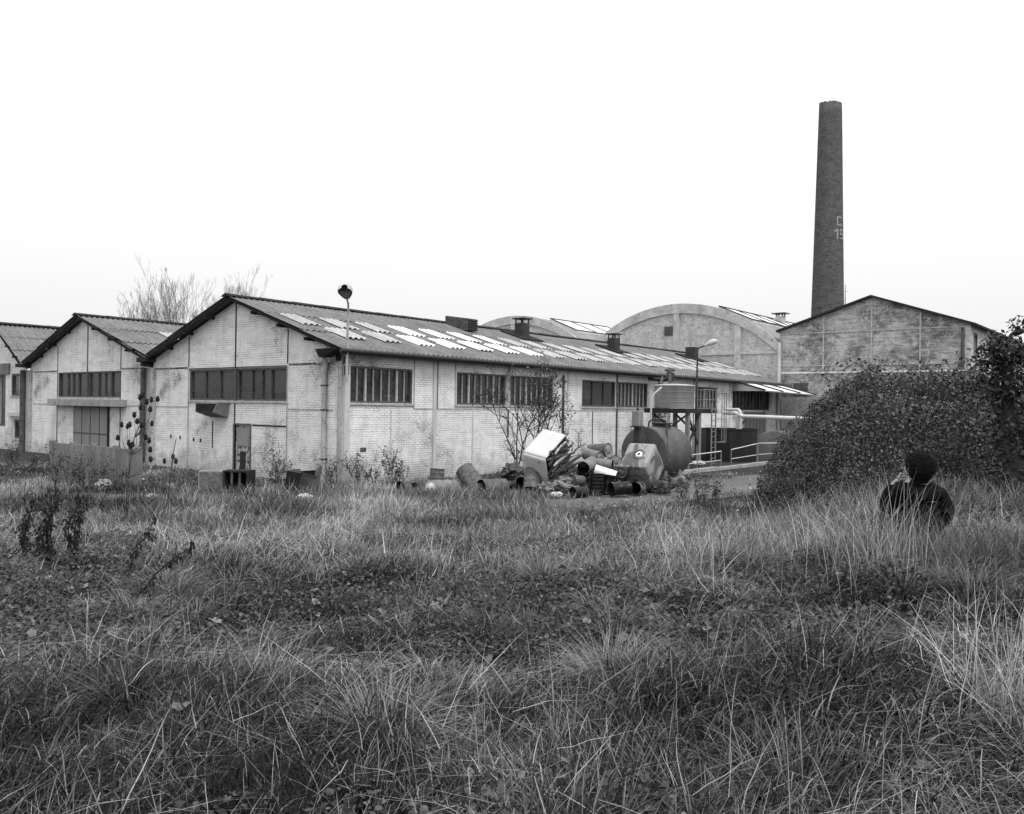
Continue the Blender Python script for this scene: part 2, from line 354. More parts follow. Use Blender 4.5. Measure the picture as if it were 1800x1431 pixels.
def window(par, fixed, axis_, out, u0, u1, z0, z1, bars, fw=.07, heavy=(), sill=True, label=None, dark=True):
    def bx(mb, ua, ub, za, zb, o0, o1):
        if axis_ == 'y': mb.box(fixed + out * o0, ua, za, fixed + out * o1, ub, zb)
        else: mb.box(ua, fixed + out * o0, za, ub, fixed + out * o1, zb)
    f = MB(); g = .004
    bx(f, u0 + g, u1 - g, z0 + g, z0 + fw, -.10, -.02); bx(f, u0 + g, u1 - g, z1 - fw, z1 - g, -.10, -.02)
    bx(f, u0 + g, u0 + fw, z0 + fw, z1 - fw, -.10, -.022); bx(f, u1 - fw, u1 - g, z0 + fw, z1 - fw, -.10, -.022)
    fr = f.build('window', M['frame'], par)
    if label: fr['label'] = label
    for i, t in enumerate(bars):
        b = MB(); u = u0 + (u1 - u0) * t; w = .036 if i in heavy else .014
        bx(b, u - w, u + w, z0 + fw, z1 - fw, -.095, -.03 if i in heavy else -.045); b.build('glazing_bar', M['frame'] if dark else M['bar'], fr)
    p = MB(); bx(p, u0 + g, u1 - g, z0 + g, z1 - g, -.13, -.105); p.build('pane', M['glass'], fr)
    if sill:
        s = MB(); bx(s, u0 - .06, u1 + .06, z0 - .07, z0 - .003, -.13, .05); s.build('sill', M['post'], fr)
    return fr
def corr(mb, x0, x1, y0, z0, y1, z1, lift=0, amp=.034, pitch=.24, rows=3, per=7, seed=1):
    """corrugated slope; waves run down the slope, slope goes (y0,z0) -> (y1,z1)"""
    n = max(4, int((x1 - x0) / pitch * per)); xs = np.linspace(x0, x1, n + 1); rs = np.random.RandomState(seed)
    L_ = math.hypot(y1 - y0, z1 - z0); ny, nz = -(z1 - z0) / L_, (y1 - y0) / L_
    if nz < 0: ny, nz = -ny, -nz
    for r_ in range(rows):
        ta, tb = r_ / rows, (r_ + 1) / rows + (.02 if r_ < rows - 1 else 0)
        vs = []
        for t, o in ((ta, 0.0), (tb, .014)):                      # each lower sheet is lapped by the one above
            for x in xs:
                w = amp * math.sin(2 * math.pi * x / pitch) + lift + .014 * (1 if o == 0 else 0) * -1 + .014 + (o if o else 0) + .008 * math.sin(x * .9 + r_ * 2) 
                vs.append((x, y0 + (y1 - y0) * t + ny * w, z0 + (z1 - z0) * t + nz * w))
        m = n + 1; mb.add(vs, [(i, i + 1, m + i + 1, m + i) for i in range(n)], True)

# ------------------------------------------------------------------ the three gabled workshops
XE = 35.7
def workshop(name, label, ya, yr, yb, zr, holes, x1=XE, side_holes=None):
    th = thing(name, label, 'workshop', (0, (ya + yb) / 2, 0)); ze = 4.42
    w = MB(); zt = 4.2
    holes_wall(w, 0, 'y', ya, yb, -.3, zt, holes, -1)
    sl = (zr - .14 - (ze)) / (yr - ya)
    w.add([(0, ya, zt), (0, yb, zt), (0, yb, ze - .1), (0, yr, zr - .16), (0, ya, ze - .1)], [(0, 1, 2, 3, 4)])
    w.build('gable_wall', M['white_brick'], th)
    return th
# nearest bay: gable at x=0, long side at y=0
g_holes = [(3.0, 9.28, 2.68, 3.86), (5.13, 6.12, 0, 1.8)]
near = workshop('near_workshop', 'nearest whitewashed brick workshop, its long window wall running back behind the drum heap', 0, 6.1, 12.1, 6.5, g_holes)
LW = [(.25, 3.05), (5.3, 8.15), (8.42, 11.28), (13.45, 16.22), (16.45, 19.2), (24.3, 26.95)]
l_holes = [(a, b, 2.66, 3.86) for a, b in LW] + [(29.0, 34.5, 2.62, 4.0), (30.6, 34.0, .02, 2.5)]
w = MB(); holes_wall(w, 0, 'x', 0, XE, -.3, 4.36, l_holes, -1); w.build('side_wall', M['white_brick'], near)
w = MB(); w.add([(XE, 0, -.3), (XE, 12.1, -.3), (XE, 12.1, 4.3), (XE, 6.1, 6.3), (XE, 0, 4.3)], [(0, 1, 2, 3, 4)]); w.build('rear_wall', M['white_brick'], near)
window(near, 0, 'y', -1, 3.0, 6.06, 2.68, 3.86, [.32, .5, .7], heavy=(0,), label='right-hand gable window of four dark panes')
window(near, 0, 'y', -1, 6.18, 9.28, 2.68, 3.86, [.33, .66], label='left-hand gable window of three dark panes')
def lwin(a, b, n, lab, heavy=(), dark=False):
    return window(near, 0, 'x', -1, a, b, 2.66, 3.86, [k / n for k in range(1, n)], heavy=heavy, label=lab, dark=dark)
lwin(*LW[0], 8, 'eight-pane window next to the front corner', (1, 5))
lwin(*LW[1], 8, 'eight-pane window left of the thin downpipe', (1, 5))
lwin(*LW[2], 8, 'window half hidden behind the straggly shrub', (2, 5))
lwin(*LW[3], 3, 'window of three wide dark panes', (), True)
lwin(*LW[4], 8, 'window with a broken pane', (3,))
lwin(*LW[5], 7, 'window behind the raised water tank', (2,))
window(near, 0, 'x', -1, 29.0, 34.5, 2.62, 4.0, [k / 11 for k in range(1, 11)], heavy=(4, 7), label='long dark window under the glazed canopy', sill=False)
rb_ = random.Random(6)
for (xb_, zb_, wb_, hb_) in ((17.53, 3.18, .1, .2), (1.6, 3.3, .12, .16), (6.55, 2.95, .13, .14), (9.6, 3.5, .12, .2), (18.4, 2.9, .1, .12), (25.6, 3.4, .2, .3)):
    s = MB(); k = 9; s.add([(xb_ + wb_ * (.5 + .6 * rb_.random()) * math.cos(6.283 * i / k), .1, zb_ + hb_ * (.4 + .7 * rb_.random()) * math.sin(6.283 * i / k)) for i in range(k)], [tuple(range(k))]); s.build('broken_pane', M['black'], near)
d = MB(); d.box(30.62, .03, .03, 33.98, .09, 2.48); dd = d.build('shed_door', M['door'], near)
d = MB()
for k in range(6): d.box(31.1 + k * .5, .012, .05, 31.12 + k * .5, .028, 2.45)
d.build('plank_joint', M['frame'], dd)
# gable door: small door with a pale upper panel and blistered lower half
d = MB(); d.box(.04, 5.17, .02, .09, 6.08, 1.78); gd_ = d.build('gable_door', plain('blistered_door', .35, .5, 3, .85, .2, streak=True, worn=(.03, .5)), near)
d = MB(); d.box(.015, 5.25, 1.05, .038, 6.0, 1.72); d.build('door_panel', M['door'], gd_)
d = MB(); d.box(-.02, 5.13, 1.8, .06, 6.12, 1.86); d.box(-.02, 6.12, .0, .06, 6.2, 1.86); d.box(-.02, 5.06, 0, .06, 5.13, 1.86); d.build('door_frame', M['frame'], gd_)
d = MB(); d.box(.01, 5.45, .12, .037, 5.78, .85); d.build('burnt_patch', M['black'], gd_)
# steel posts, rails and bands of the front gable
def vpost(par, y, z0, z1, w=.07, m='rake', pr=.02): p = MB(); p.box(-pr, y - w / 2, z0, -.001, y + w / 2, z1); return p.build('frame_post', M[m], par)
def hrail(par, y0, y1, z, h=.06, m='rake', pr=.016): p = MB(); p.box(-pr, y0, z - h / 2, -.001, y1, z + h / 2); return p.build('frame_rail', M[m], par)
vpost(near, 6.12, 3.88, 6.28, .06); vpost(near, 6.12, 1.88, 2.6, .06); vpost(near, 6.12, 2.66, 3.87, .12, 'frame', .014)
for y in (2.96, 9.33): vpost(near, y, 3.99, 5.15, .04); vpost(near, y, 0, 3.9, .05, 'post')
for y0, y1 in ((9.4, 11.9), (.5, 2.9)): hrail(near, y0, y1, 3.95, .06, 'sooty'); hrail(near, y0, y1, 2.42, .05, 'post')
hrail(near, 3.02, 9.3, 3.9, .05, 'frame'); hrail(near, 3.0, 5.0, 1.82, .05)
p = MB(); p.box(-.012, 7.55, .9, -.001, 7.62, 1.9); p.build('wall_stain', M['rust'], near)
for y, z in ((10.6, 1.25), (9.9, 1.22), (8.9, 1.18), (8.4, 1.16)):
    p = MB(); p.box(-.03, y - .035, z - .07, -.001, y + .035, z + .05); p.build('iron_stud', M['dark_metal'], near)
# corner post, downpipe
p = MB(); p.box(-.06, .02, -.1, .12, .2, 4.3); p.build('corner_post', M['post'], near)
p = MB(); p.box(-.02, .2, -.1, -.001, .26, 4.3); p.build('painted_post_shadow', M['rake'], near)  # dark strip laid beside the post in place of its shadow
p = MB(); p.tube([(-.1, .85, -.1), (-.1, .85, 3.7), (-.1, .78, 3.95), (-.25, .68, 4.15)], .085, 10); dp = p.build('downpipe', M['post'], near)
for z in (.8, 2.4, 3.2): p = MB(); p.box(-.19, .76, z, -.002, .94, z + .035); p.build('pipe_bracket', M['dark_metal'], dp)
# posts on the long side
def spost(x, z0, z1, w=.06, m='post', pr=.02): p = MB(); p.box(x - w / 2, -pr, z0, x + w / 2, -.001, z1); p.build('frame_post', M[m], near)
p = MB(); p.box(.0, -.07, -.1, .22, -.002, 4.3); p.build('corner_post', M['pale_metal'], near)
spost(2.05, 0, 2.5, .035, 'pale_metal'); spost(4.14, 0, 4.3, .16, 'pale_metal', .05); spost(4.27, 2.5, 4.25, .05, 'rust', .03)
spost(5.22, 2.5, 4.3, .05); spost(6.2, 0, 2.5, .05, 'pale_metal'); spost(8.28, 2.6, 4.3, .22, 'post', .03); spost(8.3, 1.4, 2.5, .1, 'rust', .018)
spost(12.0, .3, 4.0, .12, 'rust', .05); spost(12.35, 2.5, 4.3, .07, 'pale_metal', .04); spost(14.3, .1, 2.5, .05, 'rust'); spost(16.33, 0, 4.3, .13, 'rust', .03)
spost(19.3, 2.5, 4.3, .05); spost(20.3, .1, 4.3, .12, 'rust', .05); spost(24.1, .1, 4.3, .08, 'rust'); spost(28.6, 0, 4.3, .1, 'pale_metal', .04); spost(3.12, 2.5, 4.25, .05)
p = MB(); p.box(3.1, -.014, 2.47, 35.6, -.001, 2.52); p.build('frame_rail', M['post'], near)
p = MB(); p.box(.72, -.01, 1.06, .98, .02, 1.2); p.build('air_brick', M['rust'], near)
# right slope with translucent sheets, ridge, gutter
def slopes(par, ya, yr, yb, zr, x1=XE, right_strips=(), seed=1, oh=.38, ze=4.4):
    rf = MB(); corr(rf, -.45, x1, yr, zr, ya - oh, ze - .06 if ya == 0 else ze + .02, seed=seed)
    r_ = rf.build('roof', M['roof'], par)
    lf = MB(); corr(lf, -.45, x1, yr, zr, yb + .05, ze + .02, seed=seed + 1, per=4); l_ = lf.build('roof_left_slope', M['roof'], par)
    rg = MB(); n = int((x1 + .5) / 1.4)
    for k in range(n):                                            # ridge tiles, each lapping the next
        xa = -.5 + k * (x1 + .5) / n; xb = xa + (x1 + .5) / n + .05
        rg.add([(xa, yr + .28, zr - .02), (xa, yr, zr + .1), (xa, yr - .28, zr - .02), (xb, yr + .28, zr - .005), (xb, yr, zr + .085), (xb, yr - .28, zr - .005)], [(0, 1, 4, 3), (1, 2, 5, 4), (0, 2, 1), (3, 4, 5)])
    rg.build('ridge_cap', M['rake'], r_)
    k = (zr - (ze - .06)) / (yr - ya + oh); jit = random.Random(seed)
    for (xa, yt, ybm, new) in right_strips:
        s_ = MB(); w_ = .86 + jit.uniform(-.03, .03); corr(s_, xa, xa + w_, yt, zr - (yr - yt) * k, ybm, zr - (yr - ybm) * k, lift=.045 + jit.uniform(0, .012), rows=1)
        s_.build('roof_light', M['sky_new'] if new else M['sky_old'], r_)
    # dark verge boards along the gable
    vb = MB()
    for (yy, zz_) in ((ya - oh * (1 if ya == 0 else .1), ze - .06 if ya == 0 else ze), (yb + .02, ze)):
        a_, b_ = Vector((-.36, yr, zr - .07)), Vector((-.36, yy, zz_ - .07)); vb.bar(a_, b_, .05, .1)
    vb.build('verge_board', M['rake'], par)
    for t in (.25, .5, .75):
        for yy, zz_ in ((ya, ze), (yb, ze)):
            pu = MB(); yc = yr + (yy - yr) * t; zc = zr + (zz_ - zr) * t - .17; pu.box(-.4, yc - .05, zc - .06, .0, yc + .05, zc + .05); pu.build('purlin_end', M['rake'], par)
    return r_
strips = []; rr = random.Random(4)
for k in range(21):
    xa = .12 + 1.68 * k
    strips.append((xa, 3.78, 2.42, k in (3, 4, 5, 6)))
    strips.append((xa + .76, 2.24, .94, k in (2, 3, 4, 5, 6)))
near_roof = slopes(near, 0, 6.1, 12.05, 6.48, right_strips=strips, seed=3)
g_ = MB(); g_.tube([(-.5, -.45, 4.3), (XE, -.45, 4.26)], .07, 8); g_.box(-.45, -.4, 4.18, XE, -.36, 4.33); g_.box(-.3, -.36, 4.3, XE, 0, 4.34); g_.build('gutter', M['dark_metal'], near)
p = MB(); p.add([(-.5, -.4, 4.38), (-.5, .85, 4.38), (-.1, .85, 4.38), (-.1, -.4, 4.38), (-.4, .5, 4.12), (-.4, .8, 4.12), (-.1, .8, 4.12), (-.1, .5, 4.12)], [(0, 1, 2, 3), (0, 4, 5, 1), (1, 5, 6, 2), (3, 7, 4, 0), (4, 7, 6, 5)]); p.box(-.1, .05, 4.0, .15, .3, 4.3); p.build('rainwater_hopper', M['rake'], near, bevel=.02)
# roof fittings of the nearest bay
def roof_z(y): return 4.34 + (6.48 - 4.34) * (y + .38) / (6.1 + .38)
def roof_vent(x, y, h, w, cap, lab):
    z = roof_z(y); f = MB(); f.obox((x, y, z + .07), (w * 1.5, 0, 0), (0, .75, .25), (0, -.02, .06)); fl = f.build('vent_flashing', M['rake'], near_roof)
    v = MB(); v.box(x - w / 2, y - w / 2, z, x + w / 2, y + w / 2, z + h)
    if cap:
        for sx in (-1, 1):
            for sy in (-1, 1): v.bar((x + sx * w * .42, y + sy * w * .42, z + h), (x + sx * w * .42, y + sy * w * .42, z + h + .2), .05)
        v.box(x - w * .72, y - w * .72, z + h + .2, x + w * .72, y + w * .72, z + h + .25)
    o = v.build('roof_vent', M['dark_metal'], near_roof); o['label'] = lab
roof_vent(15.0, 4.7, .72, .52, True, 'capped square vent pipe nearest the front')
roof_vent(22.3, 4.0, .72, .5, True, 'middle capped vent pipe'); roof_vent(32.0, 4.2, .78, .6, False, 'rusty vent pipe without its cap, farthest back')
z = roof_z(5.2); v = MB(); v.obox((11.0, 5.1, z + .22), (.34, 0, 0), (0, .7, .1), (0, 0, .28)); lv = v.build('roof_louvre', M['rust'], near_roof, bevel=.03)
v = MB()
for k in range(5): v.box(10.68, 4.33, z - .1 + k * .1, 11.32, 4.38, z - .05 + k * .1)
v.build('louvre_slats', M['dark_metal'], lv)
# box vent on the front gable: dark hood
v = MB(); v.add([(0, 6.45, 2.6), (0, 7.95, 2.6), (-.5, 7.95, 2.6), (-.5, 6.45, 2.6), (0, 6.55, 2.05), (0, 7.75, 2.05), (-.62, 7.75, 2.25), (-.62, 6.55, 2.25)],
              [(0, 1, 2, 3), (4, 7, 6, 5), (3, 2, 6, 7), (0, 3, 7, 4), (1, 5, 6, 2)])
hd = v.build('vent_hood', M['concrete'], near)
v = MB(); v.add([(-.515, 7.9, 2.56), (-.515, 6.5, 2.56), (-.635, 6.6, 2.27), (-.635, 7.7, 2.27)], [(0, 1, 2, 3)]); v.build('vent_grille', M['inside'], hd)

# middle bay
mid = workshop('middle_workshop', 'middle whitewashed workshop gable with large grey doors under a concrete canopy', 12.3, 18.4, 24.4, 6.5, [(14.9, 21.12, 2.75, 3.93), (15.98, 19.45, 0, 2.38)])
window(mid, 0, 'y', -1, 14.9, 17.98, 2.75, 3.93, [.3, .5, .7], heavy=(0,), label='right-hand window of the middle gable'); window(mid, 0, 'y', -1, 18.08, 21.12, 2.75, 3.93, [.32, .52, .7], heavy=(0,), label='left-hand window of the middle gable')
vpost(mid, 18.03, 2.76, 6.28, .09, 'frame', .016)
for y in (14.86, 21.16): vpost(mid, y, 3.99, 5.2, .04); vpost(mid, y, 0, 3.93, .05, 'rust')
for y0, y1 in ((12.8, 14.8), (21.2, 23.9)): hrail(mid, y0, y1, 4.0, .055, 'sooty'); hrail(mid, y0, y1, 2.42, .05, 'post')
v = MB(); v.box(-.45, 14.3, 2.36, -.002, 21.2, 2.68); v.build('door_canopy', M['curb'], mid, bevel=.02)
v = MB(); v.box(.03, 16.0, .02, .08, 19.43, 2.36); bd = v.build('loading_door', M['door'], mid)
v = MB()
for y in (16.85, 17.75, 18.6): v.box(.012, y - .02, .03, .028, y + .02, 2.34)
v.box(.01, 16.02, 1.1, .026, 19.4, 1.15); v.build('door_seams', M['frame'], bd)
v = MB(); v.box(-.05, 15.83, 0, .05, 15.97, 2.38); v.build('door_post', M['rake'], mid)
mstr = []
for k in range(8): mstr += [(2.2 + 2.3 * k, 16.2, 14.9, False), (4.3 + 2.3 * k, 15.0, 13.7, False)]
slopes(mid, 12.15, 18.35, 24.4, 6.5, right_strips=[(a, b, c, n) for a, b, c, n in mstr], seed=11)
p = MB(); p.box(-.5, 11.9, 4.22, .05, 12.55, 4.4); p.box(-.4, 12.1, 4.05, -.05, 12.4, 4.22); p.build('rainwater_hopper', M['rake'], mid, bevel=.02)
p = MB(); p.box(-.1, 12.12, -.1, .0, 12.62, 4.0); p.box(-.16, 11.86, -.1, 0, 12.06, 4.0); p.build('valley_post', M['post'], mid)
p = MB(); p.tube([(-.22, 12.5, -.1), (-.22, 12.5, 4.0)], .1, 10); p.build('downpipe', M['rust'], mid)
# left bay, cut by the picture edge
left = workshop('left_workshop', 'leftmost steep-roofed workshop with two small stacked windows', 24.75, 28.4, 32.1, 6.66, [(24.85, 26.75, 2.8, 3.95), (24.85, 26.3, .6, 1.6), (27.5, 30.2, 1.2, 3.9)])
window(left, 0, 'y', -1, 24.85, 26.75, 2.8, 3.95, [.5], heavy=(0,), fw=.1, dark=False, label='upper small window'); window(left, 0, 'y', -1, 24.85, 26.3, .6, 1.6, [.45], heavy=(0,), fw=.1, label='lower small window')
window(left, 0, 'y', -1, 27.5, 30.2, 1.2, 3.9, [.3, .6], fw=.1, dark=False, sill=False, label='tall window at the picture edge')
v = MB(); v.box(-.12, 24.7, 1.75, -.002, 26.9, 1.95); v.build('lintel', M['pale_metal'], left); v = MB(); v.box(-.1, 26.9, 3.95, -.002, 32, 4.5); v.build('lintel', M['concrete'], left)
slopes(left, 24.65, 28.4, 32.1, 6.66, right_strips=[(2.2, 26.7, 25.7, True), (3.0, 26.7, 25.7, True)], seed=21)
p = MB(); p.box(-.5, 24.25, 4.24, .05, 24.95, 4.42); p.build('rainwater_hopper', M['rake'], left, bevel=.02)
p = MB(); p.box(-.1, 24.1, -.1, 0, 24.62, 4.1); p.build('valley_post', M['post'], left); p = MB(); p.tube([(-.2, 24.75, -.1), (-.2, 24.75, 4.1)], .13, 10); p.build('downpipe', M['rust'], left)

# ------------------------------------------------------------------ barrel-roofed halls
def arcz(dy): return 10.0 - 10.75 + math.sqrt(10.75 ** 2 - dy ** 2)
def barrel(name, label, yc, length, vent, lights):
    th = thing(name, label, 'factory hall', (36, yc, 0)); hw = 7.42; N = 40
    ys = [yc - hw + 2 * hw * i / N for i in range(N + 1)]; w = MB()
    w.add([(36, y, 0) for y in ys] + [(36, y, arcz(y - yc) - .02) for y in ys], [(i, i + 1, N + 2 + i, N + 1 + i) for i in range(N)])
    w.build('arched_wall', M['render'], th)
    w = MB()
    def rib(off0, off1, pr, lo=-hw, hi=hw, n=N):
        a = [yc + lo + (hi - lo) * i / n for i in range(n + 1)]
        for i in range(n):
            p0, p1 = a[i], a[i + 1]; z00, z01 = arcz(p0 - yc), arcz(p1 - yc)
            w.add([(36 - pr, p0, z00 - off1), (36 - pr, p1, z01 - off1), (36 - pr, p1, z01 - off0), (36 - pr, p0, z00 - off0),
                   (36, p0, z00 - off1), (36, p1, z01 - off1), (36, p1, z01 - off0), (36, p0, z00 - off0)], [(0, 1, 2, 3), (0, 4, 5, 1), (3, 2, 6, 7)])
    rib(-.06, .62, .12); w.build('arched_rib', M['concrete2'], th)
    w = MB()
    for y in (yc - 4.6, yc, yc + 4.6): w.box(35.9, y - .22, 0, 35.999, y + .22, arcz(y - yc) - .64)
    w.box(35.93, yc - hw, 6.35, 35.998, yc + hw, 6.5); w.build('pilasters', M['concrete2'], th)
    r_ = MB(); M_ = 28; zs = [(yc - hw - .05 + (2 * hw + .1) * i / M_) for i in range(M_ + 1)]
    pts = [(y, arcz(min(max(y - yc, -hw), hw)) + .02) for y in zs]
    r_.add([(35.88, y, z) for y, z in pts] + [(36 + length, y, z) for y, z in pts], [(i, i + 1, M_ + 2 + i, M_ + 1 + i) for i in range(M_)], True)
    ro = r_.build('barrel_roof', M['roof_grey'], th)
    for (x0, x1, d0, d1) in lights:
        g = MB(); a0, a1 = (yc - d0, arcz(d0) + .16), (yc - d1, arcz(d1) + .16)
        g.quad((x0, a0[0], a0[1]), (x1, a0[0], a0[1]), (x1, a1[0], a1[1]), (x0, a1[0], a1[1]))
        g.quad((x0, a0[0], a0[1]), (x0, a1[0], a1[1]), (x0, a1[0], a1[1] - .16), (x0, a0[0], a0[1] - .14)); g.quad((x0, a1[0], a1[1]), (x1, a1[0], a1[1]), (x1, a1[0], a1[1] - .2), (x0, a1[0], a1[1] - .2))
        go = g.build('roof_light', M['sky_new'], ro)
        b = MB(); n = int((x1 - x0) / 2.4)
        for k in range(n + 1):
            x = x0 + (x1 - x0) * k / n; b.bar((x, a0[0], a0[1] + .03), (x, a1[0], a1[1] + .03), .1, .06)
        b.bar((x0, a0[0], a0[1] + .03), (x1, a0[0], a0[1] + .03), .12, .06); b.bar((x0, a1[0], a1[1] + .03), (x1, a1[0], a1[1] + .03), .1, .06); b.build('light_frame', M['dark_metal'], go)
    w = MB(); w.box(36.01, yc - hw, 0, 36 + length, yc - hw + .2, arcz(hw) - .05); w.box(36.01, yc + hw - .2, 0, 36 + length, yc + hw, arcz(hw) - .05); w.build('side_wall', M['render'], th)
    if vent:
        w = MB(); w.box(35.93, 7.78, 7.86, 35.995, 8.42, 8.5); vo = w.build('wall_vent', M['frame'], th); w = MB(); w.box(35.91, 7.86, 7.94, 35.928, 8.34, 8.42); w.build('vent_opening', M['rust'], vo)
    return th
h1 = barrel('barrel_hall', 'barrel-roofed hall behind the long roof with a small square vent in its arched front', 7.46, 24, True, [(36.6, 58, 2.9, 5.4)])
h2 = barrel('barrel_hall', 'farther barrel-roofed hall, only its arched top showing above the long workshop roof', 22.35, 24, False, [(37.5, 46, 2.6, 5.3), (48, 58, 2.6, 5.2)])
v = MB(); v.tube([(35.7, -.12, -.1), (35.7, -.12, 7.0)], .11, 10); v.build('downpipe', M['pale_metal'], h1)
v = MB(); v.box(44.72, 3.22, 8.6, 45.28, 3.78, 9.8); vs_ = v.build('roof_stack', M['concrete2'], h1); v = MB(); v.box(44.45, 2.95, 9.98, 45.55, 4.05, 10.03)
for a_, b_ in ((44.77, 3.27), (45.23, 3.27), (44.77, 3.73), (45.23, 3.73)): v.box(a_ - .04, b_ - .04, 9.8, a_ + .04, b_ + .04, 9.98)
v.build('stack_cap', M['dark_metal'], vs_)

# ------------------------------------------------------------------ brick gabled hall on the right
bh = thing('brick_hall', 'tall weathered brick hall, its low gable crossed by pale lines, behind the bramble', 'factory hall', (36, -5.6, 0))
y0, y1, yr, zr, ze = -11.1, -.0, -5.75, 9.72, 7.82
w = MB(); w.add([(36, y0, 0), (36, y1 - .02, 0), (36, y1 - .02, ze - .05), (36, yr, zr - .08), (36, y0, ze - .05)], [(0, 1, 2, 3, 4)]); w.build('gable_wall', M['hall_brick'], bh)
sh = [(37.0, 38.2, 6.0, 7.3), (42, 43.4, 6.0, 7.3), (48, 49.4, 6, 7.3)]
w = MB(); holes_wall(w, y0, 'x', 36, 62, 0, ze - .1, sh, -1); w.build('side_wall', M['render'], bh)
for a_, b_, c_, d_ in sh: window(bh, y0, 'x', -1, a_, b_, c_, d_, [.33, .66], dark=False)
w = MB()
for y in (-2.86, -5.75, -8.5): w.box(35.955, y - .05, 2.8, 35.998, y + .05, 8.66 if y != -5.75 else 9.5)
for z_ in (7.58, 5.5): w.box(35.965, y0 + .25, z_ - .035, 35.997, y1 - .17, z_ + .035)
w.box(35.94, -.16, 0, 35.996, -.04, 7.7); w.build('frame_line', plain('limewashed_line', .42, .3, 3, .9, .1, worn=(.2, .56)), bh)
w = MB(); w.box(35.9, y0 - .05, 0, 36.2, y0 + .22, 7.6); w.build('corner_post', M['render'], bh); w = MB(); w.tube([(35.82, y0 + .35, 3), (35.82, y0 + .35, 7.5)], .07, 8); w.build('downpipe', M['rust'], bh)
w = MB(); w.tube([(35.75, -.3, 5.02), (35.75, -12.6, 5.02)], .07, 8); po = w.build('wall_pipe', M['pale_metal'], bh)
for y in (-2.9, -5.7, -8.6, -11.2): w = MB(); w.box(35.72, y - .06, 4.85, 35.99, y + .06, 4.97); w.build('pipe_bracket', M['dark_metal'], po)
w = MB(); w.box(35.93, -3.0, 0, 35.985, -.2, 3.5); w.box(35.9, y0 + .3, 0, 35.98, -3.02, 3.3); w.build('rendered_plinth', M['render'], bh)
w = MB(); w.box(35.96, -1.9, 3.65, 35.99, -1.0, 4.4); w.build('bricked_up_opening', M['rust'], bh)
r_ = MB()
for s_, ye, zz_ in ((1, y1 + .12, ze + .02), (-1, y0 - .35, ze - .1)):
    r_.add([(35.7, yr, zr), (35.7, ye, zz_), (62, ye, zz_), (62, yr, zr), (35.7, yr, zr - .13), (35.7, ye, zz_ - .13), (62, ye, zz_ - .13), (62, yr, zr - .13)],
           [(0, 1, 2, 3), (4, 7, 6, 5), (0, 4, 5, 1), (1, 5, 6, 2)])
r_.build('roof', M['rake'], bh)

# ------------------------------------------------------------------ brick factory chimney with painted letters
ch = thing('factory_chimney', 'tall tapering dark brick factory chimney with pale letters near its right edge', 'chimney', A(32.15, 86, 0))
cx, cy = A(32.15, 86, 0)[:2]; zt_ = 34.1
def chr_(z): return 1.6 - (1.6 - 1.11) * (z - 12) / (zt_ - 12)
prof = [(chr_(z_), z_) for z_ in (-.2, 4, 8, 12, 16, 20, 24, 28, 31, 33, zt_)]
mb = MB(); mb.lathe(prof + [(.85, zt_ + .02), (.8, zt_ - 3)], 48, (cx, cy, 0)); rim_ = random.Random(3); rz_ = [rim_.uniform(-.13, .05) for _ in range(48)]; mb.v = [(v_[0], v_[1], v_[2] + rz_[i_ % 48] + .12 * math.sin(i_ % 48 / 48 * 6.28)) if v_[2] > zt_ - .5 else v_ for i_, v_ in enumerate(mb.v)]; st_o = mb.build('stack', None or M['stack_brick'], ch)
def stackmat():
    t = NT('chimney_brick', .93, .12); geo = t.n('ShaderNodeSeparateXYZ'); t.L(t.obj, geo.inputs[0])
    ang = t.math('MULTIPLY', t.math('ARCTAN2', geo.outputs[1], geo.outputs[0]), 1.4); cb = t.n('ShaderNodeCombineXYZ'); t.L(ang, cb.inputs[0]); t.L(geo.outputs[2], cb.inputs[1])
    b = t.n('ShaderNodeTexBrick'); b.inputs['Scale'].default_value = 1; b.inputs['Brick Width'].default_value = .3; b.inputs['Row Height'].default_value = .11; b.inputs['Mortar Size'].default_value = .014
    b.inputs['Color1'].default_value = (0, 0, 0, 1); b.inputs['Color2'].default_value = (1, 1, 1, 1); t.L(cb.outputs[0], b.inputs['Vector'])
    rb = t.n('ShaderNodeRGBToBW'); t.L(b.outputs['Color'], rb.inputs[0]); n = t.noise(1.2, 8, .7, t.map((1, 1, 2.2))); n2 = t.noise(4, 6, .7, t.map((1, 1, 3)))
    c = t.mr(rb.outputs[0], 0, 1, .06, .12); c = t.mix(t.mr(n, .42, .7, 0, .6), c, .16); c = t.mix(t.mr(n2, .58, .64, 0, .65), c, .24); c = t.mix(t.mr(n2, .42, .34, 0, .6), c, .035)
    c = t.mix(t.math('MULTIPLY', b.outputs['Fac'], .4), c, .05); t.col(c); return t.m
st_o.data.materials[0] = stackmat()
# letters follow the curve of the stack; angle from the camera-facing direction
def glyph(strokes, z0, ang0, h, name):
    g = MB(); face = math.atan2(CAM[1] - cy, CAM[0] - cx)
    def pt(u, v, o=.03):
        z = z0 + v * h; rad = chr_(z) + o; th_ = face + ang0 + u * h / rad
        return (cx + rad * math.cos(th_), cy + rad * math.sin(th_), z)
    for (ua, va, ub, vb, wd) in strokes:
        dx, dy = ub - ua, vb - va; L_ = math.hypot(dx, dy); px, py = -dy / L_ * wd / 2, dx / L_ * wd / 2; n = 5
        for i in range(n):
            s0, s1 = i / n, (i + 1) / n
            q = [(ua + dx * s0 + px, va + dy * s0 + py), (ua + dx * s1 + px, va + dy * s1 + py), (ua + dx * s1 - px, va + dy * s1 - py), (ua + dx * s0 - px, va + dy * s0 - py)]
            g.add([pt(a, b) for a, b in q], [(0, 1, 2, 3)])
    o = g.build('painted_letter', plain('pale_header_bricks', .27, .2, 6), ch); o['label'] = name
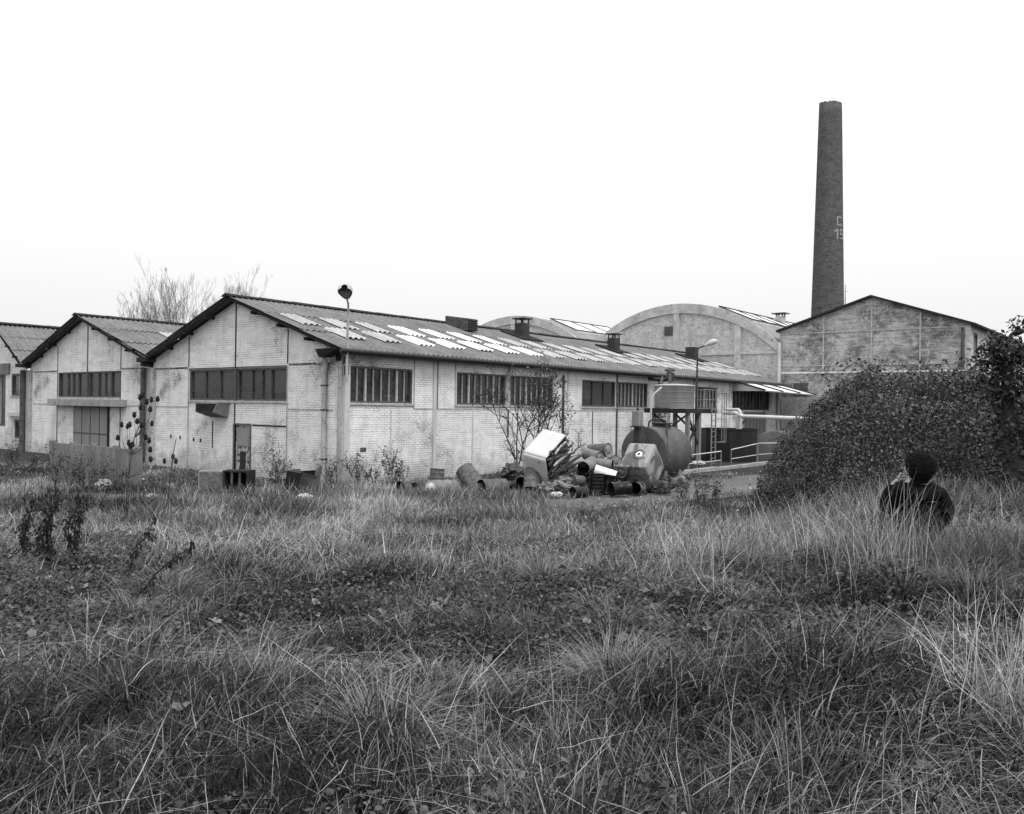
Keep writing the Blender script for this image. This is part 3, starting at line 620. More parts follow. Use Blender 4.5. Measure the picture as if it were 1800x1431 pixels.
glyph([(0, 0, 0, 1, .16), (0, .93, .5, .93, .16), (0, .07, .5, .07, .16), (.5, 0, .5, .25, .16), (.5, .75, .5, 1, .16)], 21.35, .62, .95, 'pale letter C')
glyph([(0, 0, 0, 1, .2), (-.35, .7, 0, .98, .18), (-.14, .04, .14, .04, .1)], 20.05, .62, .95, 'pale figure 1')
glyph([(0, .45, 0, 1, .16), (0, .95, .5, .95, .16), (.5, 0, .5, 1, .16), (0, .48, .5, .48, .16), (0, .06, .5, .06, .16)], 20.05, .88, .95, 'pale figure 9')
sp = thing('steeple_cross', 'thin far-off cross finial just showing beside the chimney above the brick gable', 'spire', A(61.5, 155, 0))
p0 = P(1485.5, 540, 155); q0 = P(1486, 500, 155); mb = MB(); mb.tube([(p0[0], p0[1], 0), (p0[0], p0[1], p0[2] - 1.5), p0, q0], [1.6, 1.4, .12, .05], 8); mb.build('spire', M['twig'], sp)
mb = MB(); c0 = Vector(P(1485.8, 512, 155)); rv_ = Vector((RV[0], RV[1], 0)); mb.bar(c0 - rv_ * .4, c0 + rv_ * .4, .07); mb.build('cross_bar', M['twig'], sp)
# ------------------------------------------------------------------ yard: kerb, railings, tanks, pipes
mb = MB()
for k in range(9): mb.box(10.6 + k * 1.9, -5.25, -.1, 12.46 + k * 1.9, -5.0, .13 + .012 * (k % 3))
kb = mb.build('kerb', M['curb'], bevel=.015); tag(kb, kind='structure')
def railing(label, xs, tops, y=-4.55):
    t = thing('handrail', label, 'railing', (xs[0], y, 0), 'railings along the tank yard kerb')
    for x, z in zip(xs, tops): m = MB(); m.tube([(x, y, -.05), (x, y, z)], .026, 8); m.build('post', M['grey_metal'], t)
    m = MB(); m.tube([(x, y, z) for x, z in zip(xs, tops)], .026, 8); m.build('top_rail', M['pale_metal'], t)
    m = MB(); m.tube([(x, y, z * .45) for x, z in zip(xs, tops)], .02, 8); m.build('middle_rail', M['pale_metal'], t)
railing('left sloping handrail in front of the raised tank legs', [10.9, 13.3, 15.6, 17.93], [.62, .66, .68, .74])
railing('short middle handrail in front of the black vat', [19.0, 21.9], [.78, .98]); railing('right handrail in front of the half-buried grey tank', [22.05, 24.6, 27.2], [1.0, .95, .92])

def lying_tank(name, label, c, r_, length, m, axis=(1, 0, 0)):
    t = thing(name, label, 'tank', (c[0], c[1], 0)); ax = Vector(axis); a0 = Vector(c)
    b = MB(); pts = []; rad = []
    for k, (s, q) in enumerate([(-.045, .02), (-.042, .35), (-.035, .68), (-.022, .93), (-.018, .975), (-.012, 1.015), (.03, 1.015), (.035, 1), (length * .33, 1), (length * .335, 1.012), (length * .345, 1.012), (length * .35, 1), (length * .67, 1), (length * .675, 1.012), (length * .685, 1.012), (length * .69, 1), (length - .02, 1), (length + .04, .85), (length + .09, .4), (length + .1, .02)]):
        pts.append(a0 + ax * s); rad.append(r_ * q)
    b.tube(pts, rad, 40); b.build('shell', m, t)
    return t, a0, ax
c = P(1132, 796, 30.9); t, a0, ax = lying_tank('oil_tank', 'dark horizontal cylindrical oil tank standing before the long wall beside the raised tank', c, .95, 1.95, M['tank_dark'])
for k in (.4, 1.5): b = MB(); b.box(c[0] + k - .12, c[1] - .7, -.05, c[0] + k + .12, c[1] + .7, c[2] - .6); b.build('saddle', M['concrete'], t)
b = MB(); b.tube([(c[0] + 1.3, c[1], c[2] + .9), (c[0] + 1.3, c[1], c[2] + 1.06)], .34, 20); b.tube([(c[0] + 1.3, c[1], c[2] + 1.06), (c[0] + 1.3, c[1], c[2] + 1.1)], .4, 20); b.build('manhole', M['dark_metal'], t)
q = P(1121, 722, 30.2); b = MB(); b.box(q[0] - .15, q[1] - .15, q[2] - .55, q[0] + .15, q[1] + .15, q[2]); vb_ = b.build('gauge_box', M['grey_metal'], t, bevel=.02)
b = MB(); b.tube([(q[0], q[1], q[2]), (q[0], q[1], q[2] + .1)], .04, 8); b.box(q[0] - .19, q[1] - .19, q[2] - .6, q[0] + .19, q[1] + .19, q[2] - .55); b.build('box_cap', M['dark_metal'], vb_)
b = MB(); b.bar((q[0], q[1], q[2] - .6), (q[0] - .1, q[1], .9), .22, .12); b.build('gauge_column', M['dark_metal'], t)
b = MB(); l0, l1 = P(1139, 755, 31), P(1173, 755, 31.2); b.tube([l0, P(1141, 742, 31), P(1147, 737, 31), P(1162, 737, 31.1), P(1169, 740, 31.2), P(1172, 747, 31.2), P(1173, 785, 30.4), P(1173, 812, 30.3)], .035, 8); b.build('grab_rail', M['dark_metal'], t)
# raised water tank
t = thing('water_tank', 'pale banded round water tank raised on a dark steel stand with a ladder', 'water tank', (16.1, -3.2, 0))
tc_ = (16.1, -3.15); b = MB(); b.lathe([(.02, 2.66), (.85, 2.66), (.87, 2.68), (.87, 3.615), (.89, 3.62), (.89, 3.67), (.85, 3.68), (.5, 3.72), (.02, 3.74)], 36, (tc_[0], tc_[1], 0)); tk = b.build('tank_body', plain('pale_banded_tank', .42, .2, 3, .6, .3, streak=True, worn=(.2, .63)), t)
for z_ in (2.92, 3.15, 3.36): b = MB(); b.lathe([(.872, z_ - .012), (.886, z_ - .01), (.886, z_ + .01), (.872, z_ + .012)], 36, (tc_[0], tc_[1], 0)); b.build('tank_band', M['grey_metal'], tk)
b = MB(); b.tube([P(1163, 681, 36.6), P(1150, 692, 36.5), P(1145, 706, 36.5), P(1144, 742, 36.5), P(1144, 770, 36.5)], .042, 10); b.build('feed_pipe', M['pale_metal'], t)
b = MB(); b.box(15.1, -4.25, 2.44, 18.1, -2.2, 2.64); b.build('platform', M['black'], t)
for (x, y) in ((15.55, -4.1), (16.6, -4.1), (15.55, -2.4), (17.6, -2.4)): b = MB(); b.box(x - .08, y - .08, -.1, x + .08, y + .08, 2.44); b.build('leg', M['grey_metal'], t)
for p0, p1 in (((15.55, -4.1, .9), (16.6, -4.1, 2.4)), ((16.6, -4.1, 1.0), (15.55, -4.1, 2.4)), ((15.55, -4.1, 1.2), (15.55, -2.4, 2.4)), ((15.55, -2.4, 1.2), (15.55, -4.1, 2.4)), ((16.6, -4.1, 1.4), (17.6, -2.4, 2.4))):
    b = MB(); b.bar(p0, p1, .07); b.build('brace', M['dark_metal'], t)
for x in (16.95, 17.4, 17.75, 18.05): b = MB(); b.tube([(x, -4.2, 2.64), (x, -4.2, 3.5)], .022, 6); b.build('guard_post', M['grey_metal'], t)
for z_ in (3.05, 3.5): b = MB(); b.tube([(16.9, -4.2, z_), (18.07, -4.2, z_), (18.07, -2.3, z_)], .022, 6); b.build('guard_rail', M['grey_metal'], t)
ld = MB(); ld.bar((17.2, -4.42, 0), (17.2, -4.42, 2.9), .05); ld.bar((17.6, -4.42, 0), (17.6, -4.42, 2.9), .05); lo = ld.build('ladder', M['grey_metal'], t)
lr = MB()
for k in range(11): lr.bar((17.2, -4.42, .2 + .24 * k), (17.6, -4.42, .2 + .24 * k), .025)
lr.build('rungs', M['grey_metal'], lo)
lc = MB()
for x in (17.85, 18.1, 18.3): lc.bar((x, -4.6, 1.15), (x, -4.6, 3.4), .03)
for z_ in (1.15, 2.2, 3.35): lc.tube([(17.6, -4.42, z_), (17.85, -4.62, z_), (18.1, -4.66, z_), (18.3, -4.58, z_), (18.3, -4.3, z_)], .018, 5)
lc.build('ladder_cage', M['grey_metal'], lo)
# hoist and pipework above it on the wall
t = thing('pipe_manifold', 'tangle of dark valves and pipes above the raised tank', 'pipework', (19.6, -.6, 0)); b = MB()
b.tube([P(1140, 666, 41.5), P(1172, 668, 41)], .09, 8); b.build('crossbar', M['dark_metal'], t)
b = MB(); b.tube([P(1178, 650, 40), P(1177, 683, 38.5)], .08, 8); b.tube([P(1176, 668, 39.7), P(1179, 656, 39.8)], .2, 8); b.build('valve', M['dark_metal'], t)
b = MB(); b.tube([P(1169, 651, 40), P(1186, 651, 40)], .05, 8); b.build('hand_wheel', M['dark_metal'], t)
b = MB(); b.tube([P(1160, 676, 38), P(1201, 675, 37.6)], .045, 6); b.tube([P(1160, 676, 38), P(1164, 668, 40), P(1164, 664, 41.5)], .07, 6); b.build('branch_pipe', M['dark_metal'], t)
b = MB(); b.tube([(20.0, -.5, 0), (20.0, -.5, 3.4), (20.2, -.35, 3.8)], .3, 12); b.build('flue', plain('stained_flue', .3, .5, 3, .8, .2, streak=True, worn=(.06, .5)), t)
# black vat
c = P(1281, 780, 43.6); t = thing('black_vat', 'low wide black vat behind the short middle handrail', 'vat', (c[0], c[1], 0))
b = MB(); b.lathe([(.02, 1.56), (1.4, 1.56), (1.44, 1.6), (1.44, 1.66), (1.48, 1.66), (1.48, 1.58), (1.45, 1.56), (1.45, -.1)], 14, (c[0], c[1], 0), smooth=False); b.build('shell', M['black'], t)
b = MB(); b.tube([(c[0] + 1.3, c[1] + .3, 1.6), (c[0] + .6, c[1] - .3, 1.75), (c[0] + .9, c[1] - .5, 2.1)], .05, 6); b.build('bent_pipe', M['dark_metal'], t)
c = P(1362, 806, 44.7); t, a0, ax = lying_tank('grey_storage_tank', 'large grey tank half sunk beside the bramble, its round end facing the yard', c, 1.47, 5, plain('mottled_grey_tank', .17, .25, 2.5, .8, .2, streak=True, worn=(.1, .62)))
# overground pipe
t = thing('overground_pipe', 'long pale lagged pipe running level from a bend above the black vat to the bramble', 'pipe', G(1300, 812)[:2] + (0,))
b = MB(); b.tube([P(1272, 726, 44), P(1293, 726, 43), P(1300, 729, 42.5), P(1305, 732, 42), P(1340, 733, 41), P(1414, 736, 39.5), P(1440, 738, 39)], .095, 12); b.build('main_pipe', plain('lagged_pipe', .62, .15, 4, .7, .3), t)
b = MB(); b.tube([P(1276, 720, 43.5), P(1298, 720, 43), P(1303, 727, 42.3)], .08, 10); b.build('upper_pipe', M['pale_metal'], t)
p0 = P(1299, 729, 42.6); b = MB(); b.box(p0[0] - .12, p0[1] - .12, -.1, p0[0] + .12, p0[1] + .12, p0[2]); b.build('pipe_support', M['pale_metal'], t); p0 = P(1436, 738, 39.1); b = MB(); b.box(p0[0] - .1, p0[1] - .1, -.1, p0[0] + .1, p0[1] + .1, p0[2]); b.build('pipe_support', M['pale_metal'], t)
# glazed canopy on the long wall, part of the workshop
b = MB(); b.quad((29.0, -.02, 4.32), (35.6, -.02, 4.32), (35.6, -2.6, 3.62), (29.0, -2.0, 3.75)); b.quad((29.0, -.02, 4.3), (35.6, -.02, 4.3), (35.6, -2.6, 3.6), (29.0, -2.0, 3.73))
cn = b.build('canopy', M['sky_new'], near)
for x in (29.0, 31.2, 33.4, 35.5): b = MB(); b.bar((x, -.02, 4.36), (x, -2.0 - .6 * (x - 29) / 6.6, 3.79 - .02 * (x - 29)), .06, .08); b.build('canopy_bar', M['dark_metal'], cn)
b = MB(); b.bar((28.98, -2.0, 3.73), (35.6, -2.62, 3.6), .07); b.build('canopy_edge', M['grey_metal'], cn)
b = MB(); b.add([(29, -.03, 4.3), (29, -2, 3.73), (29, -.03, 3.73)], [(0, 1, 2)]); b.build('canopy_cheek', M['sky_old'], cn)
# street lamps
t = thing('wall_lamp', 'street lamp with a hooded head fixed on the front corner of the near workshop', 'street lamp', P(611, 660, 26.6))
b = MB(); b.tube([P(609.5, 672, 26.7), P(609.5, 655, 26.6), P(611.5, 560, 26.4), P(612.5, 545, 26.3), P(612, 533, 26.1), P(610, 526, 25.9)], [.045, .045, .04, .035, .033, .03], 8); b.build('pole', M['pale_metal'], t)
hc = Vector(P(606.5, 515, 25.6)); hx, hy, hz = DIR(1, 0, 0), DIR(.25, -.45, -.5), DIR(0, .8, -.5)
h0, h1 = Vector(P(610, 525, 25.9)), Vector(P(605.5, 505, 25.1)); up = DIR(0, .92, .4); secs = ((0, .07, .07), (.12, .12, .09), (.35, .2, .12), (.6, .27, .14), (.8, .28, .14), (.93, .24, .12), (1, .12, .06))
def half(lo, hi, sc1):
    b = MB(); n = 9; vs = []
    for s_, w_, g_h in secs:
        cc = h0.lerp(h1, s_)
        for k in range(n):
            an = lo + (hi - lo) * k / (n - 1); vs.append(cc + hx * w_ * .72 * sc1 * math.cos(an) + up * g_h * sc1 * math.sin(an) * (1.5 if sc1 > 1 else .5))
    b.add(vs, [(i * n + j, i * n + j + 1, (i + 1) * n + j + 1, (i + 1) * n + j) for i in range(6) for j in range(n - 1)], True); return b
hd = half(-.25, math.pi + .25, 1.12).build('lamp_head', M['pale_metal'], t); half(-math.pi, 0, 1.0).build('lamp_glass', M['glass'], hd)
b = MB(); b.box(-.08, -.14, 3.9, .1, -.07, 4.15); b.box(-.05, -.16, 3.55, .07, -.07, 3.85); b.build('wall_bracket', M['dark_metal'], t)
base = P(1224, 690, 38.5); t = thing('yard_lamp', 'thin dark lamp post with a pale swept head behind the raised tank', 'street lamp', (base[0], base[1], 0))
b = MB(); b.tube([(base[0], base[1], 0), base, P(1226.5, 616, 38.5), P(1229, 611, 38.5), P(1241, 607, 38.4)], [.06, .05, .035, .03, .03], 8); b.build('pole', M['dark_metal'], t)
b = MB(); b.tube([P(1239, 608, 38.4), P(1244, 605, 38.4), P(1253, 601, 38.3), P(1259, 600, 38.3), P(1261, 602, 38.3)], [.04, .1, .14, .11, .03], 10); b.build('lamp_head', M['pale_metal'], t)

# ------------------------------------------------------------------ concrete panel fence and junk by the gables
def cfence():
    p0, p1 = Vector(G(92, 848)), Vector(G(243, 862)); t = thing('panel_fence', 'stained concrete panel fence before the middle workshop doors', 'fence', p0); n = 4
    top = [P(92, 778, 26.4)[2], P(243, 790, 24.6)[2]]
    for k in range(n + 1):
        q = p0.lerp(p1, k / n); h = top[0] + (top[1] - top[0]) * k / n + .06; b = MB(); e = (p1 - p0).normalized(); s = Vector((-e.y, e.x, 0))
        b.obox((q.x, q.y, h / 2 - .1), e * .07, s * .08, (0, 0, h / 2 + .1)); b.build('fence_post', M['concrete'], t, bevel=.015)
    for k in range(n):
        a_, c_ = p0.lerp(p1, k / n), p0.lerp(p1, (k + 1) / n); e = (c_ - a_).normalized(); s = Vector((-e.y, e.x, 0)); m_ = (a_ + c_) / 2; h = top[0] + (top[1] - top[0]) * (k + .5) / n - .03
        b = MB(); b.obox((m_.x, m_.y, h / 4), e * ((c_ - a_).length / 2 - .075), s * .035, (0, 0, h / 4 + .05)); b.obox((m_.x, m_.y, h * .78), e * ((c_ - a_).length / 2 - .075), s * .03, (0, 0, h / 4 - .012)); b.build('fence_panel', M['concrete'], t, bevel=.008)
cfence()
def camaxes(rot=0, tip=0):
    e = DIR(math.cos(rot), 0, math.sin(rot)); f = DIR(-math.sin(rot) , 0, math.cos(rot)); return e, f, Vector((0, 0, 1))
g = Vector(G(376, 862)); e, f, u = camaxes(.15); t = thing('metal_cabinet', 'grey metal cabinet lying on its side before the gable', 'cabinet', g)
u = (u + f * .12).normalized(); b = MB(); b.obox(g + u * .3, e * .42, f * .22, u * .3); b.build('cabinet_shell', M['grey_metal'], t, bevel=.02)
b = MB(); b.obox(g + u * .3 - f * .225, e * .38, f * .006, u * .26); b.build('cabinet_door', M['drum_grey'], t, bevel=.003)
g = Vector(G(420, 865)); e, f, u = camaxes(-.12); t = thing('open_crate', 'dark open-fronted crate with two uprights beside the metal cabinet', 'crate', g)
for s_ in (-.36, .36): b = MB(); b.obox(g + e * s_ + u * .32, e * .03, f * .25, u * .32); b.build('side_panel', M['rake'], t)
for z_ in (.03, .62): b = MB(); b.obox(g + u * z_, e * .328, f * .25, u * .025); b.build('board', M['rake'], t)
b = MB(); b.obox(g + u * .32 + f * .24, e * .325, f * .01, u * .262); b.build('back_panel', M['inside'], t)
for s_ in (-.12, .12): b = MB(); b.obox(g + e * s_ + u * .32 - f * .22, e * .03, f * .02, u * .262); b.build('upright', M['wood'], t)
g = Vector(G(534, 872)); e, f, u = camaxes(.3); t = thing('scrap_hood', 'bent black sheet metal hood lying open near the corner post', 'scrap metal', g)
def slab(name, pts, m, th_=.015):
    pts = [Vector(P(*q)) for q in pts]; n = (pts[1] - pts[0]).cross(pts[2] - pts[0]).normalized() * th_; k = len(pts)
    b = MB(); b.add([p + n for p in pts] + [p - n for p in pts], [tuple(range(k)), tuple(range(2 * k - 1, k - 1, -1))] + [(i, (i + 1) % k, k + (i + 1) % k, k + i) for i in range(k)]); return b.build(name, M[m], t)
slab('side_sheet', [(500, 866, 24.4), (521, 868, 24), (530, 832, 24.2), (505, 828, 24.7)], 'inside'); slab('main_sheet', [(520, 869, 24), (553, 868, 24.2), (560, 838, 24.4), (532, 830, 24.1)], 'dark_metal')
slab('upright_sheet', [(547, 868, 24.4), (559, 862, 24.5), (567, 820, 24.6), (556, 822, 24.5)], 'tank_dark'); slab('top_sheet', [(504, 828, 24.7), (530, 833, 24.2), (528, 825, 24.9), (512, 826, 25.1)], 'dark_metal'); slab('back_sheet', [(510, 866, 25.0), (556, 866, 25.0), (560, 826, 25.0), (515, 829, 25.0)], 'inside')

# ------------------------------------------------------------------ drums
def drum(px, py, d, axis, dia, L_, m, label, open_=0, paper=None, name='steel_drum', ribs=(.34, .67), dent=0, disc=None):
    """open_: 1 the end the axis points to is open, -1 the other end, 0 both closed. axis = right, up, depth"""
    z = DIR(*axis).normalized(); x = z.cross(Vector((0, 0, 1)) if abs(z.z) < .9 else Vector(DIR(1, 0, 0))).normalized(); y = z.cross(x); r_ = dia / 2
    c = Vector(P(px, py, d)); o = c - z * L_ / 2
    t = bpy.data.objects.new(name, None); COL.objects.link(t); t.matrix_world = Matrix(((x.x, y.x, z.x, o.x), (x.y, y.y, z.y, o.y), (x.z, y.z, z.z, o.z), (0, 0, 0, 1)))
    tag(t, label, 'drum', 'discarded drums of the heap')
    pr = [(r_ * 1.03, 0), (r_ * 1.03, .015), (r_, .025)]
    for q in ribs: pr += [(r_, L_ * q - .03), (r_ * 1.035, L_ * q - .008), (r_ * 1.035, L_ * q + .008), (r_, L_ * q + .03)]
    pr += [(r_, L_ - .025), (r_ * 1.03, L_ - .015), (r_ * 1.03, L_)]
    b = MB(); b.lathe(pr, 28)
    dn_ = random.Random(int(px * 3 + py)); da_, dz_, dd2 = dn_.uniform(0, 6.28), dn_.uniform(.3, .7), dn_.uniform(.03, .13) if m != 'drum_white' else .03
    b.v = [(lambda f_: (q_[0] * f_, q_[1] * f_, q_[2]))(1 - dd2 * math.exp(-(math.remainder(math.atan2(q_[1], q_[0]) - da_, 6.2832) * 1.6) ** 2 - ((q_[2] / L_ - dz_) * 4.5) ** 2)) for q_ in b.v]
    if dent:
        b.v = [(vx_ * (1 - dent * math.exp(-((vy_ / r_ - .6) ** 2) * 6 - ((vz_ / L_ - .5) * 3) ** 2)), vy_ * (1 - dent * .8 * math.exp(-((vx_ / r_ - .3) ** 2) * 4 - ((vz_ / L_ - .6) * 3) ** 2)), vz_) for vx_, vy_, vz_ in b.v]
    sh_ = b.build('shell', M[m], t, local=True)
    for end, zz, s in ((-1, 0, 1), (1, L_, -1)):
        b = MB()
        if open_ == end:
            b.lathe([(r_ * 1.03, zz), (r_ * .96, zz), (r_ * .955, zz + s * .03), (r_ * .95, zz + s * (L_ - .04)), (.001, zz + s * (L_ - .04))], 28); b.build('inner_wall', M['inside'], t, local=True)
        else:
            b.lathe([(r_ * 1.03, zz), (r_ * .975, zz), (r_ * .965, zz + s * .018), (r_ * .6, zz + s * .018), (r_ * .58, zz + s * .01), (.001, zz + s * .01)], 28); e_ = b.build('end_plate', M[disc or m], t, local=True)
            b = MB(); b.lathe([(.001, 0), (.028, 0), (.028, .012), (.001, .012)], 10, (r_ * .6, 0, zz + (s * .018 if s < 0 else .006))); b.build('bung', M['dark_metal'], e_, local=True)
    if paper:
        ang, zc, w_, h_ = paper; b = MB(); n = 6; rr_ = r_ * 1.012
        vs = [(rr_ * math.cos(ang + w_ * (i / n - .5) / r_), rr_ * math.sin(ang + w_ * (i / n - .5) / r_), zz) for zz in (zc - h_ / 2, zc + h_ / 2) for i in range(n + 1)]
        b.add(vs, [(i, i + 1, n + 2 + i, n + 1 + i) for i in range(n)]); b.build('paper_label', M['paper'], t, local=True)
    return t
D = drum
D(936, 842, 24.9, (.1, .86, .5), .5, .74, 'drum_grey', 'grey drum with a white sticker, mouth down, leaning under the pale tank', -1, (2.2, .38, .2, .1))
D(1054, 792, 27.6, (.75, .1, -.66), .45, .72, 'drum_grey', 'grey drum topmost of the heap, large end facing right', 0, (1.9, .3, .14, .2), disc='drum_mid')
D(1042, 801, 27.0, (.55, -.12, -.83), .37, .7, 'drum_mid', 'smaller drum topmost in front, its round end facing the camera', 0)
D(1060, 816, 26.6, (.96, -.05, -.28), .34, .6, 'drum_mid', 'mid-grey drum lying level just above the white drum', 1, (1.2, .42, .14, .13))
D(1078, 812, 27.2, (.5, .3, -.8), .38, .3, 'drum_grey', 'short drum tilted behind the heap with its pale lid to the right', 0, disc='drum_mid')
D(1034, 818, 26.2, (-.6, -.25, -.75), .42, .55, 'drum_mid', 'dark-mouthed drum between the slats and the white drum', 1)
D(1064, 832, 25.7, (.93, -.28, -.2), .34, .66, 'drum_white', 'bright white ribbed drum lying in the middle of the heap', 0, ribs=(.25, .5, .75))
D(1100, 830, 25.9, (-.55, 0, -.84), .32, .6, 'drum_grey', 'dark drum end against the square tank', 0, disc='rust')
D(1049, 851, 24.9, (0, 1, .05), .42, .62, 'drum_black', 'upright black ribbed drum in front of the white one', 0, ribs=(.18, .35, .52, .7, .86))
D(1068, 852, 25.3, (.15, 1, .1), .4, .58, 'drum_black', 'black drum with a small square sticker standing behind the upright ribbed one', 0, (3.9, .34, .09, .09), ribs=(.5,))
D(1090, 859, 24.6, (-.93, -.05, -.36), .4, .6, 'drum_black', 'shiny black open drum lying on its side at the front of the heap', 1, ribs=(.5,))
D(1018, 866, 24.3, (-.8, 0, -.6), .34, .5, 'drum_black', 'black open drum with a white sticker on top, lowest at the front', 1, (1.5, .28, .2, .16))
D(1121, 858, 25.1, (-.45, .05, -.89), .36, .5, 'drum_grey', 'open drum full of scraps below the square tank', 1)
D(1013, 845, 24.9, (-.62, .12, -.78), .34, .55, 'drum_grey', 'drum with a tiny tag lying among the broken slats', 0, (1.2, .4, .09, .09), disc='rust')
D(1026, 829, 25.6, (-.1, .5, -.86), .36, .5, 'rust', 'bent open drum above the drum with the tiny tag', 1, dent=.2)
D(768, 836, 25.6, (.05, 1, .1), .44, .42, 'drum_grey', 'small drum standing upright behind the white-ended drum', 1)
D(779, 859, 25.0, (-.72, .03, -.69), .52, .95, 'drum_mid', 'drum lying in the grass with a white round end', 0, disc='drum_white')
D(831, 846, 25.1, (-.55, .62, .56), .56, 1.0, 'drum_grey', 'fat grey drum tipped up on the grass, highest left of the shrub', 0)
D(866, 857, 24.8, (-.8, 0, -.6), .5, .85, 'drum_grey', 'grey open drum lying under the shrub', 1)
D(722, 857, 25.4, (-.7, 0, -.72), .42, .8, 'rust', 'rusty open drum farthest left, half hidden in weeds', 1)
D(908, 853, 25.6, (.55, .3, -.78), .4, .55, 'rust', 'battered rusty drum between the shrub and the stickered grey drum', 1, dent=.3)
D(1184, 850, 26.5, (.7, .45, -.55), .3, .8, 'drum_mid', 'drum poking up right of the square tank', -1)

# square tanks
def sqtank(name, label, near_, E1, E2, E3, sc_, m):
    """near corner and three edge vectors (right, up, depth) in photo pixels"""
    o = Vector(P(*near_)); e = [DIR(*v) / sc_ for v in (E1, E2, E3)]; t = thing(name, label, 'tank', o - Vector((0, 0, .1)))
    return t, o, e
t, o, e = sqtank('square_tank', 'big pale rounded tank tipped over with its open side full of broken slats', (960, 807, 24.3), (-38, 9, 22), (35, 37, 45), (8, -48, 33), 52, None)
def rbox(mb_, o, e, r_, n=4, open_face=None, inset=0):
    # rounded box from a superellipsoid-like grid
    c = o + (e[0] + e[1] + e[2]) / 2; h = [v / 2 for v in e]; N = 9; s = np.linspace(-1, 1, N)
    ln = [v.length for v in h]
    for ax in range(3):
        for sg in (-1, 1):
            if open_face == (ax, sg): continue
            vs = []
            for a in s:
                for b_ in s:
                    a2 = math.copysign(abs(a) ** .6, a); b2 = math.copysign(abs(b_) ** .6, b_); p = [0, 0, 0]; p[ax] = sg; p[(ax + 1) % 3] = a2; p[(ax + 2) % 3] = b2
                    L3 = [p[i] * ln[i] for i in range(3)]; core = [max(-(ln[i] - r_), min(ln[i] - r_, L3[i])) for i in range(3)]
                    dv = Vector([L3[i] - core[i] for i in range(3)]); dv = dv.normalized() * r_ if dv.length > 1e-6 else dv
                    w_ = c.copy()
                    for i in range(3): w_ += h[i].normalized() * (core[i] + dv[i])
                    vs.append(w_)
            fs = [(i * N + j, i * N + j + 1, (i + 1) * N + j + 1, (i + 1) * N + j) for i in range(N - 1) for j in range(N - 1)]
            mb_.add(vs, fs, True)
b = MB(); rbox(b, o, e, .13, open_face=(0, -1)); so_ = b.build('shell', M['tank_white'], t)
sm = so_.modifiers.new('thick', 'SOLIDIFY'); sm.thickness = .03; sm.offset = 0
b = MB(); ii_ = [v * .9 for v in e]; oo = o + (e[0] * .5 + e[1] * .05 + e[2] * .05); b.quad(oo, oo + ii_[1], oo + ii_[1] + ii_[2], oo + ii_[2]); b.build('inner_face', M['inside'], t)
wt_o, wt_e = o, e
t, o, e = sqtank('square_tank', 'rusty rounded square tank tipped on its corner with a white ring round its filler', (1134, 822, 25.2), (-39, 0, 27), (22, 37, 32), (21, -39, 30.6), 51.5, None)
b = MB(); rbox(b, o, e, .09); b.build('shell', M['tank_rust'], t)
n_ = e[0].cross(e[1]).normalized(); n_ = -n_ if n_.dot(e[2]) > 0 else n_
cc = o + e[0] * .42 + e[1] * .5 + n_ * .004; xx = e[0].normalized(); yy = n_.cross(xx)
def disc_ring(r0, r1, dz, m, nm, par):
    b = MB(); k = 24; vs = [cc + n_ * dz + (xx * math.cos(2 * math.pi * i / k) + yy * math.sin(2 * math.pi * i / k)) * r_ for r_ in (r0, r1) for i in range(k)]
    vs += [v - n_ * .03 for v in vs[k:]]
    b.add(vs, [(i, (i + 1) % k, k + (i + 1) % k, k + i) for i in range(k)] + [(k + i, k + (i + 1) % k, 2 * k + (i + 1) % k, 2 * k + i) for i in range(k)], True); return b.build(nm, M[m], par)
fr_ = disc_ring(.17, .19, .012, 'tank_rust', 'filler_seam', t); disc_ring(.045, .11, .02, 'paper', 'filler_ring', t); disc_ring(.0, .045, .03, 'black', 'filler_cap', t)
